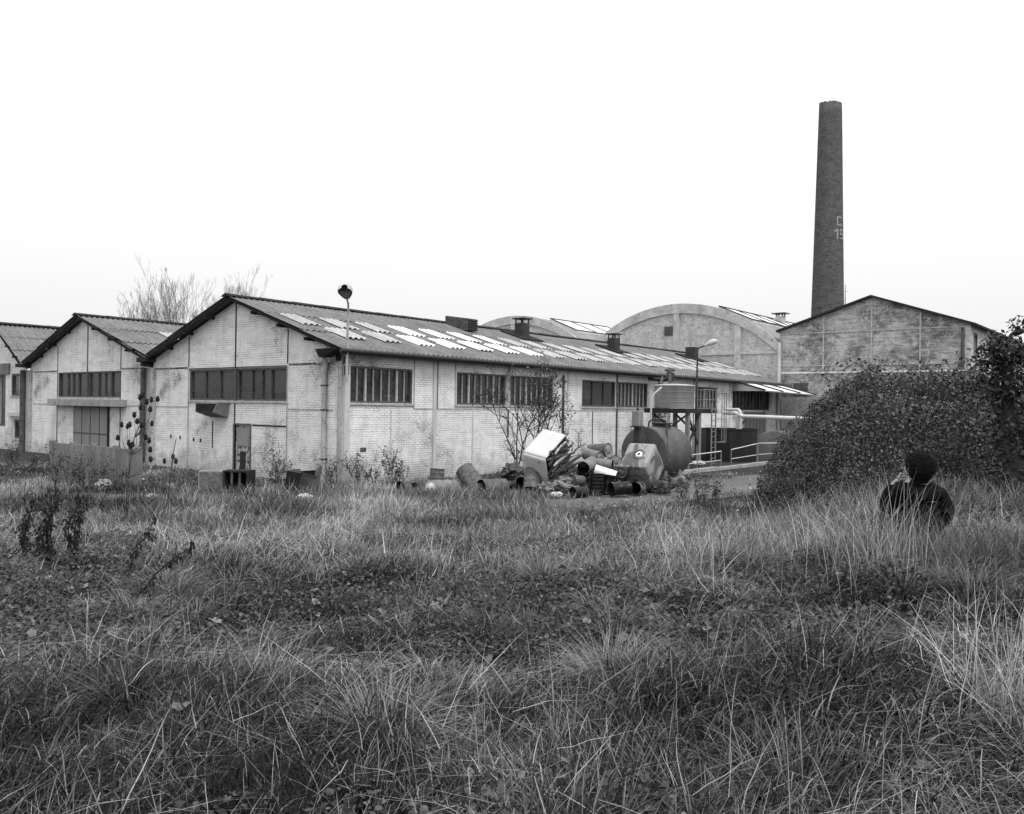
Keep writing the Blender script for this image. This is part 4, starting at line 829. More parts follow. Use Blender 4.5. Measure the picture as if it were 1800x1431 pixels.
# broken slats in and before the open tank, each slat a thing
rs = random.Random(12); o, e = wt_o, wt_e
labs = ['splintered slat topmost against the rim of the pale tank', 'pale long slat lying along the tank rim', 'thick beam across the mouth of the tank', 'broken slat second from the top in the tank mouth', 'dark slat crossing in the middle of the tank mouth', 'short rotten board deep in the tank mouth', 'slat sticking out of the right side of the tank mouth', 'square beam end at the lower mouth of the tank', 'flat plank leaning on the lower rim', 'long plank sloping from the tank down to the ground', 'round log at the bottom of the slats', 'split board lying on the log', 'thin lath poking out above the topmost drum', 'plank wedged under the tank rim', 'crooked branch lying over the planks', 'crossed board nearest the bent drum']
ex = e[1].normalized(); ez = e[2].normalized(); en = -e[0].normalized()
for k, lb in enumerate(labs):
    fz = (k + .5) / len(labs); mid_ = o + e[1] * rs.uniform(.42, .62) + e[2] * (fz * 1.05) + en * (rs.uniform(-.12, .22) + .15 * fz)
    dr = (ex + ez * rs.uniform(-.22, .3) + en * rs.uniform(-.15, .35) + Vector((0, 0, -.25 * fz))).normalized(); L_ = rs.uniform(.75, 1.25); sd = dr.cross(en).normalized(); nn = dr.cross(sd)
    b = MB(); w_ = rs.uniform(.022, .045); h_ = rs.uniform(.016, .035)
    n5 = 5; vs = []
    for i in range(n5 + 1):
        s = i / n5; bend = math.sin(s * 3.1) * .03 * rs.uniform(.3, 1); q = mid_ + dr * (s - .5) * L_ + nn * bend; ww = w_ * (1 if 0 < i < n5 else rs.uniform(.4, .9))
        vs += [q + sd * ww + nn * h_, q - sd * ww + nn * h_, q - sd * ww - nn * h_, q + sd * ww - nn * h_]
    fs = [(i * 4 + j, i * 4 + (j + 1) % 4, i * 4 + 4 + (j + 1) % 4, i * 4 + 4 + j) for i in range(n5) for j in range(4)] + [(3, 2, 1, 0), (n5 * 4, n5 * 4 + 1, n5 * 4 + 2, n5 * 4 + 3)]
    b.add(vs, fs); ob = b.build('broken_slat', M['wood'] if k % 4 else M['post']); tag(ob, lb, 'plank', 'broken slats spilling from the pale tank')
# heap of rubbish underneath, nobody could count it
rs = random.Random(3); b = MB()
for k in range(520):
    a_ = rs.gauss(0, 1); px = 1062 + a_ * 42 if k % 3 else rs.uniform(890, 1175); d_ = 26.4 + rs.uniform(-.9, 1.2); top = max(.05, .8 * math.exp(-((px - 1060) / 55) ** 2) * min(1, max(0, (d_ - 25.2) / .9)))
    q = G(px, 862); u_, z_ = (px - 900) / F, rs.uniform(0, top)
    c = Vector(A(u_ * d_, d_, z_)); v1 = Vector((rs.gauss(0, 1), rs.gauss(0, 1), rs.gauss(0, .5))).normalized(); v2 = v1.cross(Vector((rs.gauss(0, 1), rs.gauss(0, 1), 1))).normalized(); v3 = v1.cross(v2)
    s = rs.uniform(.03, .16); b.obox(c, v1 * s * rs.uniform(.6, 1.6), v2 * s * rs.uniform(.3, .8), v3 * s * rs.uniform(.08, .5))
for k in range(150):                                              # splinters jammed in the tank mouth
    q = wt_o + wt_e[1] * rs.uniform(.1, .95) + wt_e[2] * rs.uniform(.05, 1.1) - wt_e[0].normalized() * rs.uniform(-.2, .1); v1 = (wt_e[1].normalized() + Vector((rs.gauss(0, .35), rs.gauss(0, .35), rs.gauss(0, .3)))).normalized(); b.bar(q - v1 * rs.uniform(.1, .3), q + v1 * rs.uniform(.1, .3), rs.uniform(.015, .05), rs.uniform(.01, .03))
tag(b.build('rubbish', M['wood']), kind='stuff')
def crumple(name, label, cat, px, py, d, s, m, seed, flat=.6, group=None, z=None):
    rs_ = np.random.RandomState(seed); n1, n2 = 14, 22; c = Vector(P(px, py, d)); vs = []
    for i in range(n1):
        for j in range(n2):
            th_ = math.pi * i / (n1 - 1); ph = 2 * math.pi * j / n2; r_ = s * (.62 + .55 * rs_.rand()) if 0 < i < n1 - 1 else s * .5
            vs.append((c.x + r_ * math.sin(th_) * math.cos(ph), c.y + r_ * math.sin(th_) * math.sin(ph), max(c.z + r_ * math.cos(th_) * flat, -.03)))
    b = MB(); b.add(vs, [(i * n2 + j, i * n2 + (j + 1) % n2, (i + 1) * n2 + (j + 1) % n2, (i + 1) * n2 + j) for i in range(n1 - 1) for j in range(n2)]); o_ = b.build(name, M[m]); tag(o_, label, cat, group); return o_
M['bag'] = plain('plastic_bag', .62, .25, 8, .5, .4)
crumple('rubbish_bag', 'crumpled pale bag in the grass below the sheet metal hood', 'bag', 535, 876, 22.8, .22, 'bag', 1)
crumple('rubbish_bag', 'white torn bag on the ground at the foot of the drum heap', 'bag', 978, 869, 24.0, .19, 'bag', 2, .4)
crumple('sheeting', 'grey crumpled sheeting spilling below the slats of the pale tank', 'sheeting', 990, 851, 24.9, .42, 'rag', 5, .6); crumple('sheeting', 'small crumple of sheeting beside the stickered grey drum', 'sheeting', 960, 857, 24.6, .25, 'rag', 6, .7)
crumple('sheeting', 'dark crumpled junk between the shrub stems and the pale tank', 'sheeting', 902, 832, 27.2, .42, 'tank_dark', 8, .8)
crumple('rock', 'pale jagged rock at the foot of the panel fence', 'rock', 183, 853, 24.4, .26, 'curb', 9, .7); crumple('rock', 'small grey rock beside the valley downpipe', 'rock', 300, 856, 25.2, .18, 'curb', 10, .6); crumple('rock', 'low pale rock left of the tall teasel', 'rock', 268, 872, 22.6, .14, 'curb', 11, .5)
crumple('rock', 'white scrap lying under the left handrail', 'rock', 1228, 814, 37, .3, 'bag', 12, .35); crumple('rock', 'grey lump right of the square rusty tank', 'rock', 1160, 858, 25.8, .3, 'rust', 13, .7)
# ------------------------------------------------------------------ vegetation helpers
def branch(mb_, p, dr, L_, r_, depth, rs, spread=.5, up=.25, kids=(3, 5), tips=None, seg=4, sides=5, minr=.004, droop=0, ratio=.62):
    pts = [p]; d = dr.normalized()
    for i in range(seg):
        d = (d + Vector((rs.gauss(0, .11), rs.gauss(0, .11), rs.gauss(0, .07) + up * .18 - droop * i / seg))).normalized(); pts.append(pts[-1] + d * L_ / seg)
    mb_.tube(pts, [max(minr, r_ * (1 - .6 * i / seg)) for i in range(seg + 1)], max(3, sides), caps=False)
    if tips is not None: tips += [(q, d) for q in pts[1:]] if depth <= 1 else []
    if depth <= 0: return
    for k in range(rs.randint(*kids)):
        s = rs.uniform(.25, 1) ; i = min(seg - 1, int(s * seg)); q = pts[i].lerp(pts[i + 1], s * seg - i); az = rs.uniform(0, 2 * math.pi); t_ = (pts[i + 1] - pts[i]).normalized()
        sd = t_.cross(Vector((math.cos(az), math.sin(az), .3))).normalized(); nd = (t_ * (1 - spread) + sd * spread + Vector((0, 0, up))).normalized()
        branch(mb_, q, nd, L_ * ratio * rs.uniform(.7, 1.15) * (1.15 - .45 * s), max(minr, r_ * .5), depth - 1, rs, spread, up, kids, tips, max(2, seg - 1), sides - 1, minr, droop, ratio)
def leaves(pos, dirv, nor, ln, wd):
    """pointed, lengthwise-folded leaves: arrays (N,3), sizes (N,)"""
    dirv = dirv / (np.linalg.norm(dirv, axis=1, keepdims=True) + 1e-9); s = np.cross(dirv, nor); s /= (np.linalg.norm(s, axis=1, keepdims=True) + 1e-9); n = np.cross(s, dirv)
    l_, w_ = ln[:, None], wd[:, None]
    v = np.stack([pos, pos + dirv * l_ * .45 + s * w_ * .5 + n * w_ * .16, pos + dirv * l_ - n * l_ * .12, pos + dirv * l_ * .45 - s * w_ * .5 + n * w_ * .16, pos + dirv * l_ * .5], 1)
    N = len(pos); b = (np.arange(N) * 5)[:, None]
    t = np.concatenate([b + np.array([[0, 1, 4]]), b + np.array([[1, 2, 4]]), b + np.array([[4, 2, 3]]), b + np.array([[0, 4, 3]])], 0)
    return v.reshape(-1, 3), t
def ovals(pos, dirv, nor, ln, wd):
    dirv = dirv / (np.linalg.norm(dirv, axis=1, keepdims=True) + 1e-9); s = np.cross(dirv, nor); s /= (np.linalg.norm(s, axis=1, keepdims=True) + 1e-9); n = np.cross(s, dirv); l_, w_ = ln[:, None], wd[:, None]
    out = [(0, 0), (.16, .36), (.42, .52), (.72, .38), (1, 0), (.72, -.38), (.42, -.52), (.16, -.36)]
    v = np.stack([pos + dirv * l_ * .45] + [pos + dirv * l_ * a_ + s * w_ * b_ + n * w_ * (abs(b_) * .4 - .25 * a_ * a_) for a_, b_ in out], 1); b = (np.arange(len(pos)) * 9)[:, None]
    return v.reshape(-1, 3), np.concatenate([b + np.array([[0, 1 + j, 1 + (j + 1) % 8]]) for j in range(8)], 0)
def leafcloud(name, pts, rs, n_each, spread, size, mat, parent, tone=(0, 1), up=.7):
    c = np.repeat(np.array([tuple(p) for p in pts]), n_each, 0); N = len(c); c = c + rs.normal(0, spread, (N, 3))
    d = rs.normal(0, 1, (N, 3)); n = rs.normal(0, 1, (N, 3)); n[:, 2] += up * 2; sz = size * rs.uniform(.55, 1.25, N)
    v, t = leaves(c, d, n, sz, sz * rs.uniform(.5, .8, N)); to = np.repeat(rs.uniform(tone[0], tone[1], N), 5)
    return npmesh(name, v, tris=t, mat=mat, tone=to, parent=parent)

# bare trees on the skyline behind the workshops
tl = [('bare tree at the left end of the skyline group', 250, 512, 90, 1.0), ('tallest bare spreading tree above the valley between two gables', 312, 482, 88, 1.35), ('slim bare tree right behind the near gable peak', 362, 520, 92, .8), ('bare tree just left of the near gable peak', 402, 492, 88, 1.15), ('bare tree right of the near gable peak, only twigs showing', 432, 498, 92, .95)]
for k, (lb, px, py, d, sp_) in enumerate(tl):
    top = P(px, py, d); u_ = (px - 900) / F; bs = A(u_ * d, d, 0); t = thing('bare_tree', lb, 'tree', bs, 'bare trees behind the workshops'); rs = random.Random(40 + k); H = top[2] * .96
    tr = MB(); tr.tube([bs, (bs[0], bs[1], H * .25), (bs[0] + .2, bs[1], H * .5)], [.28, .2, .12], 7); tr.build('trunk', M['twig'], t)
    cr = MB()
    for j in range(int(15 * sp_) + 4):
        z0 = H * rs.uniform(.2, .52); az = rs.uniform(0, 2 * math.pi); o_ = rs.uniform(.1, .42) * sp_; L_ = (H - z0) * rs.uniform(.66, .9)
        branch(cr, Vector((bs[0], bs[1], z0)), Vector((math.cos(az) * o_, math.sin(az) * o_, 1)), L_, .035, 3, rs, .3, .3, (4, 5), None, 4, 4, .006, 0, .48)
    cr.build('crown', M['twig'], t)

# straggly shrub by the drums
bs = Vector(G(930, 850)); bs = Vector(A(.55, 28.2, 0)); t = thing('elder_shrub', 'straggly half-bare shrub growing up the long wall left of the pale tank', 'shrub', bs); rs = random.Random(7); m = MB(); tips = []
for j in range(17):
    az = rs.uniform(0, 2 * math.pi); sp_ = rs.uniform(.05, .55); p0 = bs + DIR(rs.uniform(-.5, 1.0), 0, rs.uniform(-.3, .3)); tall = rs.random() < .6
    branch(m, p0, DIR(math.cos(az) * sp_ * (.55 if tall else 2.0), 1, math.sin(az) * sp_ * .5), rs.uniform(2.7, 3.5) if tall else rs.uniform(1.2, 1.8), .028, 3, rs, .5, .12, (3, 5), tips, 5, 5, .0055, .02, .5)
m.build('stems', M['bark'], t)
hi = [q for q, d_ in tips if q.z > 2.2]; lo_ = [q for q, d_ in tips if q.z <= 2.2]; rnp = np.random.RandomState(3)
hs = random.Random(2).sample(hi, min(len(hi), 330)) + random.Random(2).sample(lo_, min(len(lo_), 60)); leafcloud('leaves', hs, rnp, 2, .05, .1, M['leaf'], t, (.1, .5))
# low weeds along the walls: each a small plant
def weed(px, d, h, label, n=6, dark=True, leafn=3, z0=None):
    u_ = (px - 900) / F; a_ = u_ * d; bs = Vector(AG(a_, d, -.02)); t = thing('weed_plant', label, 'weed', bs, 'weeds along the foot of the walls'); rs = random.Random(int(px * 7)); m = MB(); tips = []
    for j in range(n):
        az = rs.uniform(0, 2 * math.pi); s = rs.uniform(.1, .5); branch(m, bs + DIR(rs.uniform(-.15, .15), 0, rs.uniform(-.1, .1)), DIR(math.cos(az) * s, 1, math.sin(az) * s), h * rs.uniform(.55, 1), .01, 1, rs, .45, .25, (2, 5), tips, 4, 4, .004, .03)
    m.build('stems', M['stalk'], t); leafcloud('leaves', [q for q, _ in tips], np.random.RandomState(int(px)), leafn, .035, .07, M['leaf'] if dark else M['deadleaf'], t, (.1, .6))
wd = [(25, 33, .9, 'weed clump left of the left workshop window'), (60, 31, .6, 'weed below the small lower window'), (100, 25.6, 1.1, 'dark weed growing against the left end of the panel fence'), (128, 25.0, 1.3, 'tall dark weed before the second fence panel'), (150, 24.4, .9, 'bushy weed in front of the fence joint'), (175, 24.6, .8, 'thin weed on the middle fence panel'),
      (216, 23.6, .9, 'weed tangle at the right fence end'), (480, 25.5, .9, 'arching weed right of the open crate'), (494, 25.3, 1.15, 'weed climbing left of the sheet metal hood'), (585, 26.2, .8, 'weed at the corner post'), (628, 26.6, 1.0, 'seedy weed under the air brick'), (655, 27.0, .7, 'low weed below the first side window'), (684, 26.4, 1.15, 'tall seedy weed at the second wall post'),
      (700, 26.6, .9, 'weed beside the rusty leftmost drum'), (1118, 29.5, .9, 'weed behind the square rusty tank'), (1100, 31, .9, 'spotted weed against the far wall post'), (1175, 25.2, .6, 'scrubby weed right of the heap'), (1200, 24.4, .7, 'dark scrub at the track edge'), (1235, 23.0, .75, 'twiggy scrub beyond the grass on the track'), (1262, 22.4, .8, 'twiggy scrub farthest right on the track edge'), (890, 27, .6, 'weed among the shrub stems')]
for px, d, h, lb in wd: weed(px, d, h, lb, 7 if h > .8 else 5)

# teasels
def teasel(label, base_px, d, heads, seed):
    u_ = (base_px[0] - 900) / F; bs = Vector(AG(u_ * d, d, -.05)); t = thing('teasel', label, 'teasel plant', bs, 'teasels before the gables'); rs = random.Random(seed); trunk = [Vector(P(base_px[0] + dx, y, d)) for dx, y in ((3, 840), (8, 800), (14, 770))]
    m = MB(); m.tube([bs] + trunk, [.016, .014, .011, .008], 6); m.build('main_stem', M['stalk'], t)
    for hx_, hy_ in heads:
        q = Vector(P(hx_, hy_, d + rs.uniform(-.25, .25))); low = min(trunk + [bs], key=lambda p: abs(p.z - (q.z - .55))); midp = low.lerp(q, .45); midp = midp + (q - low).cross(Vector((0, 0, 1))).normalized() * rs.uniform(-.06, .06); midp.z = low.z + (q.z - low.z) * .3; midp += (Vector((q.x, q.y, midp.z)) - midp) * .35
        m = MB(); m.tube([low, midp, Vector((q.x, q.y, (midp.z + q.z) / 2)) .lerp(midp, .3), q], [.008, .006, .005, .0045], 5); st_ = m.build('stem', M['stalk'], t)
        m = MB(); s = rs.uniform(.85, 1.1); m.lathe([(.004, -.01), (.03 * s, .0), (.043 * s, .03), (.044 * s, .06), (.034 * s, .10), (.018 * s, .125), (.003, .14)], 8, tuple(q)); 
        for j in range(26):
            az = rs.uniform(0, 6.28); z_ = rs.uniform(0, .12); r_ = .04 * (1 - abs(z_ - .05) * 6 * .5); v = Vector((math.cos(az), math.sin(az), .3)); m.bar(q + v * r_ * .8 + Vector((0, 0, z_)), q + v * (r_ + .018) + Vector((0, 0, z_)), .004)
        m.build('seed_head', M['seed'], st_)
heads = [(246, 703), (251, 699), (258, 711), (266, 707), (277, 706), (247, 721), (264, 724), (236, 734), (241, 745), (214, 751), (224, 754), (228, 751), (207, 774), (226, 783), (229, 789), (233, 786), (256, 773), (262, 779), (267, 749), (264, 795), (265, 812), (250, 752)]
teasel('tall branching teasel with many dark seed heads before the valley post', (222, 866), 19.5, heads, 4)
teasel('small teasel of three heads before the near gable', (296, 868), 20.5, [(304, 807), (289, 815), (309, 815)], 5)
# dead dock stalks at the left: thin stems wrapped in dark curled leaves
def dock(label, px, ybase, tips_, d, seed):
    u_ = (px - 900) / F; bs = Vector(AG(u_ * d, d, -.03)); t = thing('dead_dock', label, 'dead plant', bs, 'dead dark docks at the left'); rs = random.Random(seed); m = MB(); pts = []
    for tx, ty in tips_:
        q = Vector(P(tx, ty, d + rs.uniform(-.2, .2))); b0 = bs + DIR(rs.uniform(-.06, .06), 0, rs.uniform(-.06, .06)); k = 8; path = [b0.lerp(q, i / k) + Vector((rs.gauss(0, .012), rs.gauss(0, .012), 0)) + DIR(.03 * math.sin(i * 1.1), 0, 0) for i in range(k + 1)]; m.tube(path, [.009 * (1 - .6 * i / k) for i in range(k + 1)], 5)
        for i in range(2, k + 1):
            for _ in range(9): pts.append(path[i].lerp(path[i - 1], rs.random()) + Vector((rs.gauss(0, .018), rs.gauss(0, .018), rs.gauss(0, .02))))
    m.build('stems', M['seed'], t); rn = np.random.RandomState(seed); c = np.array([tuple(p) for p in pts]); c = np.repeat(c, 2, 0); N = len(c); d_ = rn.normal(0, .5, (N, 3)); d_[:, 2] -= .9; sz = rn.uniform(.025, .07, N)
    v, tr_ = leaves(c + rn.normal(0, .01, (N, 3)), d_, rn.normal(0, 1, (N, 3)), sz, sz * .4); npmesh('dead_leaves', v, tris=tr_, mat=M['deadleaf'], tone=np.repeat(rn.uniform(-.08, .03, N), 5), parent=t)
dock('leftmost dead dock with short stalks', 46, 985, [(42, 893), (58, 868), (38, 905)], 8.6, 1); dock('dead dock with thick dark stalks standing against the track', 88, 990, [(96, 842), (88, 872), (74, 885), (103, 866)], 8.9, 2)
dock('dead dock with paired drooping heads at the right of the group', 128, 980, [(134, 866), (146, 868), (120, 888), (141, 900)], 9.0, 3); dock('small lone dead dock stalk leaning among the grass', 60, 960, [(75, 912)], 8.7, 5)
dock('leaning dark seed stalk in the open grass', 200, 1020, [(270, 912)], 7.4, 6); dock('low leaning dark stalk right of the docks', 230, 1040, [(340, 948)], 6.9, 7)

# ------------------------------------------------------------------ bramble mound and ivy tree
def mound_h(a, d):
    a = np.asarray(a, float); d = np.asarray(d, float); w = (fbm(a * .8 + 3, d * .8 + 8) - .5)
    la = sstep(a - .12 * (d - 14) + w * .8, 4.25, 5.65) ** .62; fd = sstep(d + w * .9, 10.9, 14.4) ** .8; bk = 1 - sstep(d, 16.5, 20)
    return 1.84 * la * fd * bk * (1 - .22 * sstep(a - .5 * (d - 14), 7.2, 9)) * (1 + .22 * w + .05 * sstep(a, 6, 9)) + ((fbm(a * 1.3, d * 1.3 + 5) - .5) * .62 + (vn(a * 3.3, d * 3.3 + 5) - .5) * .2) * la * fd * bk
rn = np.random.RandomState(17); t = thing('bramble_thicket', 'great dark leafy bramble mound filling the right of the yard behind the seated person', 'bramble', A(7.5, 14, gz(7.5, 14)))
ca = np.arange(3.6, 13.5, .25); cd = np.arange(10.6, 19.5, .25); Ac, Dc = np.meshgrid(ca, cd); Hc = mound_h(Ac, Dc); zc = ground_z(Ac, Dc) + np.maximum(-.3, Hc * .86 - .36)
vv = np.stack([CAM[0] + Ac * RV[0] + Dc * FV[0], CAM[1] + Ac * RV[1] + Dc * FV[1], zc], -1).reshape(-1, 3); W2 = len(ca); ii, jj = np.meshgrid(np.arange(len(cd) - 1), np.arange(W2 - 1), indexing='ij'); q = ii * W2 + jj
npmesh('dark_core', vv, quads=np.stack([q, q + 1, q + W2 + 1, q + W2], -1).reshape(-1, 4), mat=M['seed'], parent=t, smooth=True)  # dark core sheet added under the leaves to block the view through
N = 560000; a = rn.uniform(3.6, 13.2, N); d = rn.uniform(10.6, 18.6, N) ; h = mound_h(a, d); k = h > .12; a, d, h = a[k], d[k], h[k]; N = len(a)
e_ = .08; gx = (mound_h(a + e_, d) - mound_h(a - e_, d)) / (2 * e_); gy = (mound_h(a, d + e_) - mound_h(a, d - e_)) / (2 * e_)
st_ = np.sqrt(1 + gx ** 2 + gy ** 2); keep = rn.rand(N) < st_ / 3.2; a, d, h, gx, gy = a[keep], d[keep], h[keep], gx[keep], gy[keep]; N = len(a)
nrm = np.stack([-gx, -gy, np.ones(N)], 1); nrm /= np.linalg.norm(nrm, axis=1, keepdims=True); off = -np.abs(rn.normal(0, .13, N)) + .08 + (vn(a * 5, d * 5) - .5) * .16
la, ld, lz = a + nrm[:, 0] * off, d + nrm[:, 1] * off, ground_z(a, d) + h + nrm[:, 2] * off
def tow(x, y, z): return np.stack([CAM[0] + x * RV[0] + y * FV[0], CAM[1] + x * RV[1] + y * FV[1], z], 1)
def towd(x, y, z): return np.stack([x * RV[0] + y * FV[0], x * RV[1] + y * FV[1], z], 1)
nn = nrm + rn.normal(0, .55, (N, 3)); dd_ = rn.normal(0, 1, (N, 3)); dd_[:, 2] -= .5; sz = .017 + .04 * rn.rand(N) ** 1.8
v, tr_ = leaves(tow(la, ld, lz), towd(*dd_.T), towd(*nn.T), sz, sz * .72); tone = np.clip(.21 + .9 * (fbm(a * 2.0 + 40, d * 2.0 + lz * 1.5) - .5) + rn.normal(0, .24, N), 0, 1)
npmesh('foliage', v, tris=tr_, mat=M['leaf'], tone=np.repeat(tone, 5), parent=t)
m = MB(); rs = random.Random(9); cp_ = []
for j in range(330):
    a_ = rs.uniform(4.2, 10); d_ = rs.uniform(12.2, 15.2); h_ = float(mound_h(a_, d_))
    if h_ < .5: continue
    p = Vector(AG(a_, d_, h_ - .15)); az = rs.uniform(0, 6.28); o_ = Vector((math.cos(az), math.sin(az), 0)); L_ = rs.uniform(.25, .95); pts = [p, p + o_ * L_ * .2 + Vector((0, 0, L_ * .45)), p + o_ * L_ * .55 + Vector((0, 0, L_ * .62)), p + o_ * L_ + Vector((0, 0, L_ * .45))]; m.tube(pts, [.007, .006, .005, .003], 4); cp_ += [pts[1], pts[2], pts[3], pts[1].lerp(pts[2], .5), pts[2].lerp(pts[3], .5)]
tag(m.build('canes', M['bark'], t), kind='stuff'); leafcloud('cane_leaves', cp_, rn, 3, .045, .075, M['leaf'], t, (.1, .7))
bs = Vector(AG(6.85, 11.4, -.1)); t = thing('ivy_tree', 'leaning ivy-covered tree trunk with a leafy crown at the right picture edge', 'tree', bs); m = MB()
tp = [bs, Vector(P(1778, 800, 11.4)), Vector(P(1774, 700, 11.4)), Vector(P(1771, 640, 11.5)), Vector(P(1777, 590, 11.6))]; m.tube(tp, [.14, .12, .1, .07, .03], 9); tips = []; rs = random.Random(5); m.build('trunk', M['bark'], t); m = MB()
for (q, dx, L_) in ((tp[2], -.9, .5), (tp[3], -.8, .42), (tp[3], -.3, .4), (tp[3], .6, .5), (tp[2], .9, .6), (tp[4], .2, .15), (tp[4], .9, .4), (tp[2], -.5, .35), (tp[3], -1, .3)): branch(m, q, DIR(dx, .25, rs.uniform(-.4, .4)), L_, .03, 2, rs, .5, .1, (3, 5), tips, 4, 5, .005, .05, .55)
branch(m, Vector(P(1790, 700, 11.2)), DIR(.8, -1, 0), 1.0, .05, 1, rs, .4, -.1, (2, 3), tips, 4, 6, .01)
m.build('limbs', M['bark'], t); leafcloud('crown', [q for q, _ in tips], rn, 3, .06, .07, M['leaf'], t, (0, .5))
iv = []
for j in range(1000):
    s = rs.random() ** 1.0 * 3.6; i = min(3, int(s)); q = tp[i].lerp(tp[i + 1], s - i); az = rs.uniform(0, 6.28); iv.append(q + Vector((math.cos(az), math.sin(az), 0)) * (.13 + rs.random() * .14 * (1 - s / 5)))
leafcloud('ivy', iv, rn, 3, .05, .075, M['leaf'], t, (0, .35))

# ------------------------------------------------------------------ person sitting in the grass, seen from behind
def skinmesh(name, verts, edges, mat, parent, root=0, sub=2):
    me = bpy.data.meshes.new(name); o = origin(parent) if parent else Vector((0, 0, 0)); me.from_pydata([Vector(v[0]) - o for v in verts], edges, []); ob = bpy.data.objects.new(name, me); COL.objects.link(ob)
    sk = ob.modifiers.new('skin', 'SKIN'); sk.use_smooth_shade = True; sk.branch_smoothing = .3
    for i, v in enumerate(verts):
        r_ = v[1]; me.skin_vertices[0].data[i].radius = r_ if hasattr(r_, '__len__') else (r_, r_); me.skin_vertices[0].data[i].use_root = (i == root)
    s = ob.modifiers.new('sub', 'SUBSURF'); s.levels = sub; s.render_levels = sub
    dg = bpy.context.evaluated_depsgraph_get(); dg.update(); nm = bpy.data.meshes.new_from_object(ob.evaluated_get(dg)); ob.modifiers.clear(); ob.data = nm; nm.materials.clear(); nm.materials.append(mat)
    nm.polygons.foreach_set('use_smooth', [True] * len(nm.polygons)); ob.parent = parent; return ob
PD = 8.0
def B(a, z, dd=0): return Vector(A(a, PD + dd, z))
M['skin'] = plain('skin', .42, .08, 8, .55, .4); M['coat'] = plain('black_wool_coat', .008, .35, 12, .95, .05, bump=.004); M['hair'] = plain('dark_curly_hair', .014, .5, 40, .8, .2); M['jeans'] = plain('dark_trousers', .025, .3, 10, .9, .1)
pr_ = thing('person', 'person in black coat with curly dark hair sitting in the grass, hand at mouth', 'person', B(3.93, gz(3.93, PD)))
zs_ = gz(3.93, PD) + .12 - 1.42
bv = [(B(3.93, 1.44 + zs_, .05), .11), (B(3.92, 1.6, .05), .1), (B(3.90, 1.76, .04), .1), (B(3.89, 1.87, .02), .075), (B(3.87, 1.98, 0), .058), (B(3.85, 2.05, .0), .078), (B(3.845, 2.11, .01), .088), (B(3.85, 2.165, .02), .07),
      (B(3.71, 1.88, .04), .045), (B(3.63, 1.68, .09), .038), (B(3.68, 1.80, .2), .031), (B(3.735, 1.915, .19), .021), (B(3.757, 1.95, .15), .022),
      (B(4.07, 1.85, .04), .045), (B(4.165, 1.62, .07), .036), (B(4.13, 1.46, .26), .03), (B(4.05, 1.46, .43), .022), (B(4.02, 1.46, .5), .024),
      (B(3.83, 1.43 + zs_, .18), .095), (B(3.80, 1.52 + zs_, .52), .07), (B(3.78, 1.38 + zs_, .8), .045), (B(3.79, 1.30 + zs_, .9), .04), (B(4.03, 1.43 + zs_, .18), .095), (B(4.07, 1.52 + zs_, .52), .07), (B(4.08, 1.38 + zs_, .8), .045), (B(4.07, 1.30 + zs_, .9), .04),
      (B(3.775, 2.045, .055), .012)]
be = [(0, 1), (1, 2), (2, 3), (3, 4), (4, 5), (5, 6), (6, 7), (3, 8), (8, 9), (9, 10), (10, 11), (11, 12), (3, 13), (13, 14), (14, 15), (15, 16), (16, 17), (0, 18), (18, 19), (19, 20), (20, 21), (0, 22), (22, 23), (23, 24), (24, 25), (5, 26)]
body = skinmesh('body', bv, be, M['skin'], pr_)
# fingers closed near the mouth, and the right hand in the lap
for (pa, dirs) in ((B(3.757, 1.95, .15), [(.5, .8, -.1), (.7, .6, -.05), (.8, .4, 0), (.8, .2, .05)]), (B(4.02, 1.46, .5), [(-.6, .1, .8), (-.4, 0, .9), (-.2, 0, 1), (0, -.1, 1)])):
    for k, dv in enumerate(dirs):
        v = DIR(*dv).normalized(); off_ = Vector((0, 0, (1.5 - k) * .017)); p0 = pa + off_; ln_ = (.062, .07, .066, .052)[k]; skinmesh('finger', [(p0, .0085), (p0 + v * ln_ * .5, .008), (p0 + v * ln_ * .75 + DIR(.008, -.006, 0), .0074), (p0 + v * ln_ * .9 + DIR(.02, -.018, 0), .0066)], [(0, 1), (1, 2), (2, 3)], M['skin'], body, 0, 1)
    v = DIR(*dirs[0]).normalized(); p0 = pa + Vector((0, 0, .03)); skinmesh('thumb', [(pa, .011), (p0 + v * .02, .0105), (p0 + v * .05, .0085)], [(0, 1), (1, 2)], M['skin'], body, 0, 1)
cv = [(B(3.93, 1.40 + zs_, .05), (.27, .22)), (B(3.92, 1.58, .05), (.26, .2)), (B(3.905, 1.76, .04), (.26, .19)), (B(3.89, 1.87, .02), (.18, .15)), (B(3.875, 1.94, 0), .085), (B(3.67, 1.885, .03), .1), (B(3.625, 1.66, .09), .092), (B(3.67, 1.79, .2), .056), (B(3.725, 1.9, .2), .038), (B(4.08, 1.85, .03), .1), (B(4.175, 1.62, .05), .098), (B(4.13, 1.46, .26), .06), (B(4.07, 1.46, .4), .045)]
skinmesh('coat', cv, [(0, 1), (1, 2), (2, 3), (3, 4), (3, 5), (5, 6), (6, 7), (7, 8), (3, 9), (9, 10), (10, 11), (11, 12)], M['coat'], pr_)
m = MB(); m.tube([B(3.875, 1.93, 0), B(3.87, 1.975, 0)], [.1, .072], 16, caps=False); m.build('collar', M['coat'], pr_)
tv = [(B(3.93, 1.42 + zs_, .08), .15), (B(3.83, 1.45 + zs_, .2), .11), (B(3.80, 1.53 + zs_, .52), .082), (B(3.78, 1.38 + zs_, .78), .06), (B(4.03, 1.45 + zs_, .2), .11), (B(4.07, 1.53 + zs_, .52), .082), (B(4.08, 1.38 + zs_, .78), .06)]
